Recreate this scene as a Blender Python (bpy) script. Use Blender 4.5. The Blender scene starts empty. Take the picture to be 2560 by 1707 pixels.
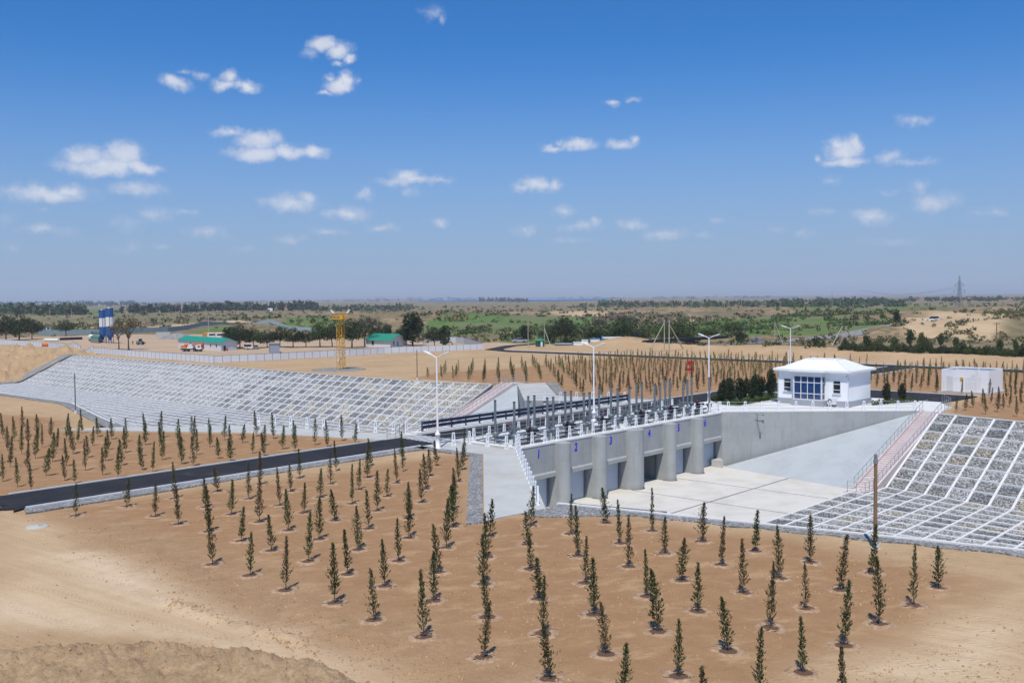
import bpy, bmesh, math, random
import numpy as np
from mathutils import Vector, Matrix
random.seed(7); np.random.seed(7)
SC = bpy.context.scene
COL = SC.collection
# ------------------------------------------------------------------ camera
FPX, CX, CY = 2489.0, 1280.0, 853.5          # focal length in pixels of a 2560 px wide frame
CAM = np.array([-80.9, -57.4, 13.0]); HEAD = math.radians(42.3)
PITCH = math.atan((853.5-745.1)/FPX); ROLL = math.radians(.556)
def cam_axes():
    f0 = np.array([math.cos(HEAD), math.sin(HEAD), 0]); r0 = np.array([math.sin(HEAD), -math.cos(HEAD), 0])
    f = f0*math.cos(PITCH) - np.array([0, 0, 1.])*math.sin(PITCH); u = np.cross(r0, f)
    return r0*math.cos(ROLL)-u*math.sin(ROLL), u*math.cos(ROLL)+r0*math.sin(ROLL), f
CR, CU, CF = cam_axes()
cam = bpy.data.objects.new('camera', bpy.data.cameras.new('camera')); COL.objects.link(cam)
cam.data.sensor_width = 36; cam.data.lens = 36*FPX/2560; cam.data.clip_start = .5; cam.data.clip_end = 120000
M = Matrix.Identity(4)
for k, ax in enumerate((CR, CU, -CF)):
    for j in range(3): M[j][k] = ax[j]
for j in range(3): M[j][3] = CAM[j]
cam.matrix_world = M; SC.camera = cam
def ray(px, py): return CF*FPX + CR*(px-CX) - CU*(py-CY)
def W(px, py, z=0.):
    """survey helper: where the sight line through a picture point meets the level z"""
    d = ray(px, py); p = CAM + d*((z-CAM[2])/d[2]); return float(p[0]), float(p[1])
# ------------------------------------------------------------------ light
SUN_EL, SUN_AZ = math.radians(62), math.radians(213.7)
sun = bpy.data.lights.new('sun', 'SUN'); sun.energy = 4.3; sun.angle = math.radians(.53); sun.color = (1, .95, .87)
so = bpy.data.objects.new('sun', sun); COL.objects.link(so)
sd = Vector((math.cos(SUN_EL)*math.cos(SUN_AZ), math.cos(SUN_EL)*math.sin(SUN_AZ), math.sin(SUN_EL)))
so.rotation_euler = sd.to_track_quat('Z', 'Y').to_euler(); so.location = (-200, -150, 300)
wd = bpy.data.worlds.new('World'); SC.world = wd; wd.use_nodes = True
NT = wd.node_tree; NT.nodes.clear()
def wn(t, **k):
    n = NT.nodes.new(t)
    for a, b in k.items(): setattr(n, a, b)
    return n
wl = NT.links.new
sky = wn('ShaderNodeTexSky', sky_type='NISHITA', sun_disc=False, sun_elevation=SUN_EL, sun_rotation=math.radians(90)-SUN_AZ,
         altitude=200, air_density=1.0, dust_density=.6, ozone_density=3.0)
# clouds: (x, y, rx, ry, weight) as surveyed in the picture, turned into azimuth / elevation
CL = [(1480,200,75,42,1),(1550,232,70,48,1),(1602,272,42,30,.9),(1425,245,50,40,.5),(1560,298,35,18,.6),(1560,392,90,45,1),(1600,370,52,44,1),(1510,360,30,24,.8),
 (1490,427,60,15,.7),(1060,352,46,42,1),(1035,388,75,28,.85),(1130,400,75,32,.9),(805,387,75,38,.85),(850,335,40,16,.4),(930,350,45,26,.45),(390,718,95,58,1.05),(565,712,110,66,1.1),(480,768,215,50,1),
 (655,770,95,36,.9),(1185,642,130,44,1),(1050,612,105,24,.6),(1180,702,150,46,1),(1330,695,100,44,1),(1435,695,75,40,.95),(210,892,210,46,.8),(310,872,95,42,.8),(70,882,66,28,.6),
 (620,862,140,42,.65),(1330,935,160,48,.7),(1400,912,60,42,.7),(1590,984,145,42,.62),(1870,815,90,44,.8),(1900,832,190,27,.7),(2015,830,76,25,.55),(1670,887,66,40,.6),(1880,877,48,34,.4),
 (720,977,100,42,.45),(600,1027,82,40,.4),(845,967,56,22,.45),(210,1058,128,30,.5),(940,1067,115,32,.5),(1330,1097,92,24,.42),(1510,1072,92,26,.47),(1760,1042,80,30,.5),(2038,1022,58,34,.55),
 (1985,60,70,34,.42),(2032,92,22,28,.36),(50,1127,50,20,.3),(725,1137,70,18,.3),(1110,1142,82,20,.3),(600,1132,82,28,.25),
 (2652,665,110,32,.9),(2545,682,70,24,.75),(2572,655,20,24,.5),(2855,662,84,26,.7),(2905,640,28,26,.6),(2818,470,48,22,.75),(2918,466,42,18,.45),(2462,852,100,46,.8),(2402,868,80,28,.6),(2535,848,54,40,.75),
 (3872,692,92,62,1.05),(3925,670,54,50,1),(3832,660,52,40,.9),(3885,742,130,28,.9),(3748,727,30,26,.8),(4092,717,84,36,.6),(4192,742,120,22,.45),(4212,556,84,27,.45),(4218,862,48,36,.45),
 (4298,922,108,50,.7),(3992,1002,116,42,.68),(3818,842,54,27,.35),(2592,967,84,30,.5),(2898,1027,96,38,.52),(2662,1042,130,26,.4),(2732,1027,34,30,.55),(3042,1077,140,34,.52),(3232,1077,80,20,.35),(2622,1097,115,24,.32),
 (2412,1062,74,34,.48),(3292,1007,66,18,.32),(3692,1067,46,28,.36),(3782,967,54,20,.36),(4592,972,54,28,.36),(4502,982,40,21,.3),(4092,887,66,20,.3),(4102,1107,150,20,.26),(3552,1060,90,18,.22),(200,965,20,14,.3),(10,1000,60,40,.3)]
geo = wn('ShaderNodeTexCoord'); sep = wn('ShaderNodeSeparateXYZ'); wl(geo.outputs['Generated'], sep.inputs[0])
azn = wn('ShaderNodeMath', operation='ARCTAN2'); wl(sep.outputs[1], azn.inputs[0]); wl(sep.outputs[0], azn.inputs[1])
eln = wn('ShaderNodeMath', operation='ARCSINE'); wl(sep.outputs[2], eln.inputs[0])
ae = wn('ShaderNodeCombineXYZ'); wl(azn.outputs[0], ae.inputs[0]); wl(eln.outputs[0], ae.inputs[1])
wz = wn('ShaderNodeTexNoise'); wz.inputs['Scale'].default_value = 34; wz.inputs['Detail'].default_value = 5; wz.inputs['Roughness'].default_value = .62; wl(ae.outputs[0], wz.inputs['Vector'])
wsub = wn('ShaderNodeVectorMath', operation='SUBTRACT'); wl(wz.outputs['Color'], wsub.inputs[0]); wsub.inputs[1].default_value = (.5, .5, .5)
wmul = wn('ShaderNodeVectorMath', operation='MULTIPLY'); wl(wsub.outputs[0], wmul.inputs[0]); wmul.inputs[1].default_value = (.03, .02, 0)
aew = wn('ShaderNodeVectorMath', operation='ADD'); wl(ae.outputs[0], aew.inputs[0]); wl(wmul.outputs[0], aew.inputs[1])
fz = wn('ShaderNodeTexNoise'); fz.inputs['Scale'].default_value = 75; fz.inputs['Detail'].default_value = 6; fz.inputs['Roughness'].default_value = .6; wl(ae.outputs[0], fz.inputs['Vector'])
shz = wn('ShaderNodeTexNoise'); shz.inputs['Scale'].default_value = 42; shz.inputs['Detail'].default_value = 3; wl(aew.outputs[0], shz.inputs['Vector'])
hz = wn('ShaderNodeMapRange'); wl(eln.outputs[0], hz.inputs['Value'])
for k, v in ((1, .02), (2, .16), (3, .72), (4, 1)): hz.inputs[k].default_value = v
# the dusty belt of air low over the plain
belt = wn('ShaderNodeMapRange', interpolation_type='SMOOTHSTEP'); wl(eln.outputs[0], belt.inputs['Value'])
for k, v in ((1, -.05), (2, .26), (3, .97), (4, 0)): belt.inputs[k].default_value = v
tint = wn('ShaderNodeMix', data_type='RGBA', blend_type='MULTIPLY'); tint.inputs[0].default_value = 1; wl(sky.outputs[0], tint.inputs[6]); tint.inputs[7].default_value = (.285, .715, 1.19, 1)
sb = wn('ShaderNodeMix', data_type='RGBA'); wl(belt.outputs[0], sb.inputs[0]); wl(tint.outputs[2], sb.inputs[6]); sb.inputs[7].default_value = (3.62, 4.38, 6.15, 1)
def background(col):
    bg = wn('ShaderNodeBackground'); bg.inputs['Strength'].default_value = .1; wl(col, bg.inputs['Color']); return bg
def cloudy(dsock):
    dn = wn('ShaderNodeMath', operation='MULTIPLY_ADD'); wl(fz.outputs['Fac'], dn.inputs[0]); dn.inputs[1].default_value = .75; wl(dsock, dn.inputs[2])
    cm = wn('ShaderNodeMapRange', interpolation_type='SMOOTHSTEP'); wl(dn.outputs[0], cm.inputs['Value'])
    for k, v in ((1, .33), (2, 1.12), (3, 0), (4, .86)): cm.inputs[k].default_value = v
    alpha = wn('ShaderNodeMath', operation='MULTIPLY'); wl(cm.outputs[0], alpha.inputs[0]); wl(hz.outputs[0], alpha.inputs[1])
    gm = wn('ShaderNodeMapRange'); wl(dn.outputs[0], gm.inputs['Value'])
    for k, v in ((1, .5), (2, 1.3), (3, .2), (4, 1.5)): gm.inputs[k].default_value = v
    shm = wn('ShaderNodeMath', operation='MULTIPLY', use_clamp=True); wl(shz.outputs['Fac'], shm.inputs[0]); wl(gm.outputs[0], shm.inputs[1])
    cc = wn('ShaderNodeMix', data_type='RGBA'); wl(shm.outputs[0], cc.inputs[0]); cc.inputs[6].default_value = (5.0, 5.6, 7.2, 1); cc.inputs[7].default_value = (8.3, 8.5, 9.0, 1)
    mixc = wn('ShaderNodeMix', data_type='RGBA'); wl(alpha.outputs[0], mixc.inputs[0]); wl(sb.outputs[2], mixc.inputs[6]); wl(cc.outputs[2], mixc.inputs[7])
    return background(mixc.outputs[2])
# elsewhere round the horizon the same kind of scattered small cumulus, from noise
sc2 = wn('ShaderNodeVectorMath', operation='MULTIPLY'); wl(ae.outputs[0], sc2.inputs[0]); sc2.inputs[1].default_value = (1, 2.2, 0)
gz = wn('ShaderNodeTexNoise'); gz.inputs['Scale'].default_value = 9; gz.inputs['Detail'].default_value = 3; wl(sc2.outputs[0], gz.inputs['Vector'])
gd = wn('ShaderNodeMapRange'); wl(gz.outputs['Fac'], gd.inputs['Value'])
for k, v in ((1, .58), (2, .75), (3, -.5), (4, .9)): gd.inputs[k].default_value = v
chain = cloudy(gd.outputs[0])
clear = background(sb.outputs[2])
EL = []
for (x, y, rx, ry, w) in CL:
    px, py = x*.5442, y*.5442
    d = ray(px, py); d = d/np.linalg.norm(d)
    EL.append((math.atan2(d[1], d[0]), math.asin(d[2]), rx*.5442/FPX*1.08, ry*.5442/FPX*1.08, w))
def gate(lo, hi, sock):            # 1 inside lo..hi
    c = wn('ShaderNodeMath', operation='COMPARE'); wl(sock, c.inputs[0]); c.inputs[1].default_value = (lo+hi)/2; c.inputs[2].default_value = (hi-lo)/2; return c
A0, A1, NS = HEAD-.62, HEAD+.62, 12
for k in range(NS):
    lo, hi = A0+(A1-A0)*k/NS, A0+(A1-A0)*(k+1)/NS
    last = None
    for (a0, e0, sx, sy, w) in EL:
        if a0+sx*1.6+.02 < lo or a0-sx*1.6-.02 > hi: continue
        q = wn('ShaderNodeVectorMath', operation='MULTIPLY_ADD'); wl(aew.outputs[0], q.inputs[0])
        q.inputs[1].default_value = (1/sx, 1/sy, 0); q.inputs[2].default_value = (-a0/sx, -e0/sy, 0)
        L = wn('ShaderNodeVectorMath', operation='LENGTH'); wl(q.outputs[0], L.inputs[0])
        m = wn('ShaderNodeMath', operation='MULTIPLY_ADD'); wl(L.outputs['Value'], m.inputs[0]); m.inputs[1].default_value = -w; m.inputs[2].default_value = w
        if last is None: last = m
        else:
            mx = wn('ShaderNodeMath', operation='MAXIMUM'); wl(last.outputs[0], mx.inputs[0]); wl(m.outputs[0], mx.inputs[1]); last = mx
    if last is None: continue
    ms = wn('ShaderNodeMixShader'); wl(gate(lo, hi, azn.outputs[0]).outputs[0], ms.inputs[0]); wl(chain.outputs[0], ms.inputs[1]); wl(cloudy(last.outputs[0]).outputs[0], ms.inputs[2]); chain = ms
ms = wn('ShaderNodeMixShader'); wl(gate(0, .42, eln.outputs[0]).outputs[0], ms.inputs[0]); wl(clear.outputs[0], ms.inputs[1]); wl(chain.outputs[0], ms.inputs[2])
wo = wn('ShaderNodeOutputWorld'); wl(ms.outputs[0], wo.inputs['Surface'])
SC.view_settings.view_transform = 'Standard'; SC.view_settings.look = 'None'; SC.view_settings.gamma = 1; SC.view_settings.exposure = 0.0
SC.cycles.use_denoising = True; SC.cycles.max_bounces = 6; SC.cycles.volume_bounces = 0
# ------------------------------------------------------------------ helpers
def link_mesh(name, me, mat=None, parent=None, loc=None):
    o = bpy.data.objects.new(name, me); COL.objects.link(o)
    if mat is not None and not me.materials:
        for m in (mat if isinstance(mat, (list, tuple)) else [mat]): me.materials.append(m)
    if parent is not None: o.parent = parent
    if loc is not None: o.location = loc
    return o
def mesh_np(name, V, Fc, smooth=False, attrs=None):
    V = np.asarray(V, np.float32); Fc = np.asarray(Fc, np.int32); n, k = Fc.shape
    me = bpy.data.meshes.new(name); me.vertices.add(len(V)); me.vertices.foreach_set('co', V.ravel())
    me.loops.add(n*k); me.loops.foreach_set('vertex_index', Fc.ravel())
    me.polygons.add(n); me.polygons.foreach_set('loop_start', np.arange(0, n*k, k, dtype=np.int32))
    if smooth: me.polygons.foreach_set('use_smooth', np.ones(n, bool))
    for an, (dom, arr) in (attrs or {}).items():
        a = me.attributes.new(an, 'FLOAT_COLOR' if arr.ndim == 2 else 'FLOAT', dom)
        if arr.ndim == 2: a.data.foreach_set('color', np.asarray(arr, np.float32).ravel())
        else: a.data.foreach_set('value', np.asarray(arr, np.float32))
    me.update(calc_edges=True); return me
def thing(name, label, cat, loc=(0, 0, 0), rz=0, group=None, kind=None):
    o = bpy.data.objects.new(name, None); COL.objects.link(o); o.empty_display_size = .3
    o.location = loc; o.rotation_euler = (0, 0, rz); return tag(o, label, cat, group, kind)
def tag(o, label=None, cat=None, group=None, kind=None):
    if label: o['label'] = label
    if cat: o['category'] = cat
    if group: o['group'] = group
    if kind: o['kind'] = kind
    return o
class MB:
    """collects simple solids and links them as ONE mesh"""
    def __init__(s): s.v, s.f, s.sm, s.mi, s.m = [], [], [], [], 0
    def _add(s, V, Fs, smooth=False):
        b = len(s.v); s.v += [tuple(map(float, p)) for p in V]; s.f += [tuple(b+i for i in f) for f in Fs]
        s.sm += [smooth]*len(Fs); s.mi += [s.m]*len(Fs); return s
    def box(s, x0, x1, y0, y1, z0, z1):
        if x0 > x1: x0, x1 = x1, x0
        if y0 > y1: y0, y1 = y1, y0
        return s._add([(x0,y0,z0),(x1,y0,z0),(x1,y1,z0),(x0,y1,z0),(x0,y0,z1),(x1,y0,z1),(x1,y1,z1),(x0,y1,z1)],
                      [(0,3,2,1),(4,5,6,7),(0,1,5,4),(1,2,6,5),(2,3,7,6),(3,0,4,7)])
    def cbox(s, c, d): return s.box(c[0]-d[0]/2, c[0]+d[0]/2, c[1]-d[1]/2, c[1]+d[1]/2, c[2]-d[2]/2, c[2]+d[2]/2)
    def bar(s, p, q, w, h, up=(0, 0, 1), lift=0.):
        p, q = Vector(p), Vector(q); d = (q-p).normalized(); r = d.cross(Vector(up))
        if r.length < 1e-5: r = d.cross(Vector((1, 0, 0)))
        r.normalize(); u = r.cross(d).normalized(); r *= w/2; u *= h/2; o = u*(lift*2)
        V = [p-r-u+o, p+r-u+o, p+r+u+o, p-r+u+o, q-r-u+o, q+r-u+o, q+r+u+o, q-r+u+o]
        return s._add(V, [(0,3,2,1),(4,5,6,7),(0,1,5,4),(1,2,6,5),(2,3,7,6),(3,0,4,7)][::1])
    def tube(s, p, q, r0, r1=None, n=8, cap=True, smooth=True):
        p, q = Vector(p), Vector(q); r1 = r0 if r1 is None else r1; d = (q-p).normalized()
        a = d.orthogonal().normalized(); b = d.cross(a); V = []
        for c, r in ((p, r0), (q, r1)):
            for k in range(n):
                t = 2*math.pi*k/n; V.append(c + a*(math.cos(t)*r) + b*(math.sin(t)*r))
        s._add(V, [(k, (k+1) % n, n+(k+1) % n, n+k) for k in range(n)], smooth)
        if cap:
            s._add(V[:n], [tuple(range(n))[::-1]]); s._add(V[n:], [tuple(range(n))])
        return s
    def path(s, pts, r, n=6):
        for a, b in zip(pts, pts[1:]): s.tube(a, b, r, n=n)
        return s
    def prism(s, poly, z0, z1):
        ar = sum(poly[i][0]*poly[(i+1) % len(poly)][1]-poly[(i+1) % len(poly)][0]*poly[i][1] for i in range(len(poly)))
        if ar < 0: poly = poly[::-1]
        n = len(poly); za = z0 if hasattr(z0, '__len__') else [z0]*n; zb = z1 if hasattr(z1, '__len__') else [z1]*n
        V = [(x, y, z) for (x, y), z in zip(poly, za)] + [(x, y, z) for (x, y), z in zip(poly, zb)]
        return s._add(V, [tuple(range(n))[::-1], tuple(range(n, 2*n))] + [(k, (k+1) % n, n+(k+1) % n, n+k) for k in range(n)])
    def lathe(s, c, prof, n=16, smooth=True):
        V = [(c[0]+r*math.cos(2*math.pi*k/n), c[1]+r*math.sin(2*math.pi*k/n), c[2]+z) for r, z in prof for k in range(n)]
        F = [(j*n+k, j*n+(k+1) % n, (j+1)*n+(k+1) % n, (j+1)*n+k) for j in range(len(prof)-1) for k in range(n)]
        s._add(V, F, smooth); m = len(prof)-1
        s._add(V[:n], [tuple(range(n))[::-1]]); s._add(V[m*n:], [tuple(range(n))]); return s
    def quad(s, *P): return s._add(P, [tuple(range(len(P)))])
    def mesh(s, name):
        me = bpy.data.meshes.new(name); me.from_pydata(s.v, [], s.f)
        me.polygons.foreach_set('use_smooth', s.sm); me.polygons.foreach_set('material_index', s.mi); me.update(); return me
    def build(s, name, mat, parent=None, loc=None, world=False):
        if world and parent is not None:
            L = parent.location; s.v = [(x-L[0], y-L[1], z-L[2]) for x, y, z in s.v]
        me = s.mesh(name); return link_mesh(name, me, mat, parent, loc)
def copy_tree(root, loc=None, rz=None, label=None, group=None, parent=None):
    c = root.copy(); COL.objects.link(c)
    if parent is not None: c.parent = parent
    if loc is not None: c.location = loc
    if rz is not None: c.rotation_euler = (0, 0, rz)
    if label: c['label'] = label
    if group: c['group'] = group
    for ch in list(root.children): copy_tree(ch, parent=c)
    return c
def struct(name, mb, mat, parent=None):
    o = mb.build(name, mat, parent)
    if parent is None: o['kind'] = 'structure'
    return o
_O = 'zeroth first second third fourth fifth sixth seventh eighth ninth tenth eleventh twelfth thirteenth fourteenth fifteenth sixteenth seventeenth eighteenth nineteenth twentieth'.split()
def ordw(n): return _O[n] if n <= 20 else {2: 'twenty', 3: 'thirty', 4: 'forty', 5: 'fifty'}[n//10]+'-'+_O[n % 10] if n % 10 else {3: 'thirtieth', 4: 'fortieth', 5: 'fiftieth'}[n//10]
# value noise on the plane
def vnoise(x, y, seed=0):
    xi, yi = np.floor(x).astype(np.int64), np.floor(y).astype(np.int64); xf, yf = x-xi, y-yi
    def h(a, b):
        n = (a*374761393 + b*668265263 + seed*1442695041) & 0x7fffffff; n = ((n ^ (n >> 13))*1274126177) & 0x7fffffff
        return ((n ^ (n >> 16)) & 0xffff)/65535.
    u, v = xf*xf*(3-2*xf), yf*yf*(3-2*yf)
    return (h(xi, yi)*(1-u)+h(xi+1, yi)*u)*(1-v) + (h(xi, yi+1)*(1-u)+h(xi+1, yi+1)*u)*v
def fbm(x, y, oct=4, seed=0, g=.5):
    a, t, s = 1., 0., 0.
    for k in range(oct): s = s + a*vnoise(x, y, seed+k*17); t += a; a *= g; x, y = x*2.03+3.1, y*2.03+1.7
    return s/t
def sstep(a, b, x): t = np.clip((x-a)/(b-a), 0, 1); return t*t*(3-2*t)
def inpoly(x, y, P):
    r = np.zeros(np.shape(x), bool); n = len(P)
    for i in range(n):
        (x0, y0), (x1, y1) = P[i], P[(i+1) % n]
        if y0 == y1: continue
        c = ((y0 > y) != (y1 > y)) & (x < (x1-x0)*(y-y0)/(y1-y0)+x0); r ^= c
    return r
def polydist(x, y, P, closed=False):
    d = np.full(np.shape(x), 1e9); n = len(P)
    for i in range(n if closed else n-1):
        (x0, y0), (x1, y1) = P[i], P[(i+1) % n]; dx, dy = x1-x0, y1-y0
        t = np.clip(((x-x0)*dx+(y-y0)*dy)/(dx*dx+dy*dy+1e-12), 0, 1)
        d = np.minimum(d, np.hypot(x-x0-t*dx, y-y0-t*dy))
    return d
def softpoly(x, y, P, w):             # 1 inside, fading over +-w at the edge
    d = polydist(x, y, P, True); return np.clip(.5+np.where(inpoly(x, y, P), d, -d)/(2*w), 0, 1)
# ------------------------------------------------------------------ materials
MATS = {}
class NG:
    def __init__(s, name):
        s.m = bpy.data.materials.new(name); s.m.use_nodes = True; s.t = s.m.node_tree; s.t.nodes.clear()
        s.b = s.n('ShaderNodeBsdfPrincipled'); s.o = s.n('ShaderNodeOutputMaterial'); s.l(s.b.outputs[0], s.o.inputs[0])
    def n(s, t, **k):
        n = s.t.nodes.new(t)
        for a, b in k.items(): setattr(n, a, b)
        return n
    def l(s, a, b): s.t.links.new(a, b)
    def pos(s, obj=False):
        if obj: return s.n('ShaderNodeTexCoord').outputs['Object']
        return s.n('ShaderNodeNewGeometry').outputs['Position']
    def scale(s, vec, sc, rot=None):
        if rot:
            r = s.n('ShaderNodeMapping'); s.l(vec, r.inputs[0]); r.inputs['Rotation'].default_value = rot; vec = r.outputs[0]
        m = s.n('ShaderNodeMapping'); s.l(vec, m.inputs[0]); m.inputs['Scale'].default_value = sc
        return m.outputs[0]
    def noise(s, vec, scale, det=3, rough=.5, out='Fac'):
        n = s.n('ShaderNodeTexNoise'); s.l(vec, n.inputs['Vector']); n.inputs['Scale'].default_value = scale
        n.inputs['Detail'].default_value = det; n.inputs['Roughness'].default_value = rough; return n.outputs[out]
    def voro(s, vec, scale, out='Distance', feature='F1', rand=1.):
        n = s.n('ShaderNodeTexVoronoi', feature=feature); s.l(vec, n.inputs['Vector']); n.inputs['Scale'].default_value = scale; n.inputs['Randomness'].default_value = rand
        return n.outputs[out]
    def rng(s, v, a, b, c=0., d=1., smooth=True):
        n = s.n('ShaderNodeMapRange', interpolation_type='SMOOTHSTEP' if smooth else 'LINEAR'); s.l(v, n.inputs['Value'])
        for k, x in ((1, a), (2, b), (3, c), (4, d)): n.inputs[k].default_value = x
        return n.outputs[0]
    def mix(s, f, a, b, mode='MIX'):
        n = s.n('ShaderNodeMix', data_type='RGBA', blend_type=mode)
        for sock, v in ((n.inputs[0], f), (n.inputs[6], a), (n.inputs[7], b)):
            if isinstance(v, (int, float)): sock.default_value = v
            elif isinstance(v, tuple): sock.default_value = v if len(v) == 4 else v+(1,)
            else: s.l(v, sock)
        return n.outputs[2]
    def math(s, op, a, b=None):
        n = s.n('ShaderNodeMath', operation=op)
        for k, v in enumerate((a, b)):
            if v is None: continue
            if isinstance(v, (int, float)): n.inputs[k].default_value = v
            else: s.l(v, n.inputs[k])
        return n.outputs[0]
    def attr(s, name, out='Fac'): return s.n('ShaderNodeAttribute', attribute_name=name).outputs[out]
    def bump(s, h, strength=.5, dist=.05):
        n = s.n('ShaderNodeBump'); s.l(h, n.inputs['Height']); n.inputs['Strength'].default_value = strength; n.inputs['Distance'].default_value = dist
        s.l(n.outputs[0], s.b.inputs['Normal'])
    def fin(s, col=None, rough=.8, metal=0, spec=.3):
        if col is not None:
            if isinstance(col, tuple): s.b.inputs['Base Color'].default_value = col if len(col) == 4 else col+(1,)
            else: s.l(col, s.b.inputs['Base Color'])
        s.b.inputs['Roughness'].default_value = rough; s.b.inputs['Metallic'].default_value = metal; s.b.inputs['Specular IOR Level'].default_value = spec
        return s.m
def paint(name, col, rough=.55, metal=0, var=.12, sc=1.5, bump=0, spec=.4):
    """a coat of colour with faint dirt and unevenness"""
    if name in MATS: return MATS[name]
    g = NG(name); p = g.pos(); n = g.noise(p, sc, 4, .6); n2 = g.noise(p, sc*9, 2)
    f = g.math('MULTIPLY', g.rng(n, .35, .7), var); c = g.mix(f, col, tuple(x*.55+.02 for x in col[:3]))
    c = g.mix(g.math('MULTIPLY', g.rng(n2, .45, .75), var*.6), c, tuple(min(1, x*1.15) for x in col[:3]))
    if bump: g.bump(n2, bump, .02)
    MATS[name] = g.fin(c, rough, metal, spec); return MATS[name]
def concrete(name, col, stain=.25, streak=.0, joint=0):
    g = NG(name); p = g.pos()
    n = g.noise(p, .35, 5, .62); n2 = g.noise(p, 2.2, 5, .65); n3 = g.noise(g.scale(p, (2.5, 2.5, .25)), 1.2, 4, .6)
    dk = tuple(x*.62 for x in col); lt = tuple(min(.95, x*1.12) for x in col)
    c = g.mix(g.math('MULTIPLY', g.rng(n, .38, .68), stain), col, dk)
    c = g.mix(g.math('MULTIPLY', g.rng(n2, .42, .75), stain*.7), c, lt)
    if stain >= .35: c = g.mix(g.math('MULTIPLY', g.rng(g.noise(p, .13, 6, .68), .5, .66), .4), c, tuple(x*y for x, y in zip(col, (.86, .76, .60))))
    if streak: c = g.mix(g.math('MULTIPLY', g.rng(n3, .5, .72), streak), c, dk)
    if streak >= .3:
        sp = g.n('ShaderNodeSeparateXYZ'); g.l(p, sp.inputs[0]); w = g.math('FRACT', g.math('ADD', g.math('MULTIPLY', sp.outputs[2], .62), g.math('MULTIPLY', n2, .015))); ln = g.rng(g.math('ABSOLUTE', g.math('SUBTRACT', w, .5)), .485, .5)
        c = g.mix(g.math('MULTIPLY', ln, .4), c, dk); tide = g.rng(g.math('ADD', sp.outputs[2], g.math('MULTIPLY', n, .7)), -5.0, -5.7); c = g.mix(g.math('MULTIPLY', tide, .35), c, tuple(x*y for x, y in zip(col, (.66, .62, .54))))
    g.bump(g.noise(p, 14, 4, .6), .12, .02); return g.fin(c, .85, 0, .25)
M_CONC = concrete('gray concrete', (.36, .372, .365), .33, .35)
M_CONCL = concrete('pale concrete', (.47, .475, .455), .35, .15)
M_SLOPE = concrete('slope slab concrete', (.41, .44, .45), .3, .1)
M_APRON = concrete('basin concrete', (.60, .575, .52), .35)
M_DECK = concrete('white painted concrete', (.66, .66, .64), .2, .1)
M_WHITE = paint('white paint', (.68, .69, .69), .5)
M_STEELG = paint('gray steel paint', (.16, .19, .21), .45, .2)
M_RAIL = paint('rail gray', (.34, .36, .38), .45, .2)
M_BLACK = paint('black plastic', (.012, .013, .015), .4)
M_NAVY = paint('navy guard beam', (.045, .065, .12), .4, .3)
M_GALV = paint('galvanised steel', (.33, .36, .38), .35, .7)
M_RED = paint('red paint', (.42, .015, .02), .5)
M_GREEN = paint('green roof paint', (.012, .27, .17), .5)
M_BLUE = paint('blue paint', (.012, .09, .29), .5)
M_SKYBLUE = paint('light blue paint', (.03, .3, .62), .5)
M_YEL = paint('yellow paint', (.62, .33, .015), .5)
M_ORANGE = paint('orange paint', (.6, .16, .02), .45)
M_TYRE = paint('tyre rubber', (.015, .015, .016), .8)
M_PINK = concrete('pink stair paint', (.60, .52, .505), .3)
M_GLASSD = NG('dark glass').fin((.01, .014, .022), .06, 0, .7)
M_WOOD = paint('weathered pole wood', (.23, .145, .08), .75, 0, .4, 3)
M_POLEC = paint('concrete pole', (.42, .38, .31), .85, 0, .35)
M_DIGIT = paint('digit blue', (.012, .02, .6), .5, 0, .04)
def gravel(name, cols, sc=9., bump=1., var=.5):
    g = NG(name); p = g.pos(); v = g.n('ShaderNodeTexVoronoi'); g.l(p, v.inputs['Vector']); v.inputs['Scale'].default_value = sc
    h = g.n('ShaderNodeSeparateColor'); g.l(v.outputs['Color'], h.inputs[0])
    c = g.mix(g.rng(h.outputs[0], .2, .8), cols[0], cols[1]); c = g.mix(g.rng(h.outputs[1], .78, .86), c, cols[2])
    c = g.mix(g.math('MULTIPLY', g.rng(g.noise(p, .6, 3), .4, .65), var), c, cols[0])
    e = g.voro(p, sc, 'Distance'); g.bump(e, bump, -.6/sc); g.b.inputs['Roughness'].default_value = .9
    return g.fin(c, .9, 0, .15)
M_GRAVEL = gravel('gray gravel', ((.17, .17, .17), (.29, .29, .285), (.43, .42, .41)), 9)
M_ASPH = None
def asphalt():
    g = NG('asphalt'); p = g.pos(); n = g.noise(p, .5, 4); n2 = g.noise(g.scale(p, (.08, 1.6, 1)), 1., 3)
    c = g.mix(g.rng(n, .3, .7), (.021, .022, .026), (.032, .032, .036)); c = g.mix(g.math('MULTIPLY', g.rng(n2, .45, .7), .3), c, (.05, .048, .048))
    c = g.mix(g.math('MULTIPLY', g.rng(g.noise(p, .21, 5, .7), .55, .75), .55), c, (.13, .105, .08))
    g.bump(g.noise(p, 60, 2), .2, .01); return g.fin(c, .85, 0, .15)
M_ASPH = asphalt()
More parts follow.
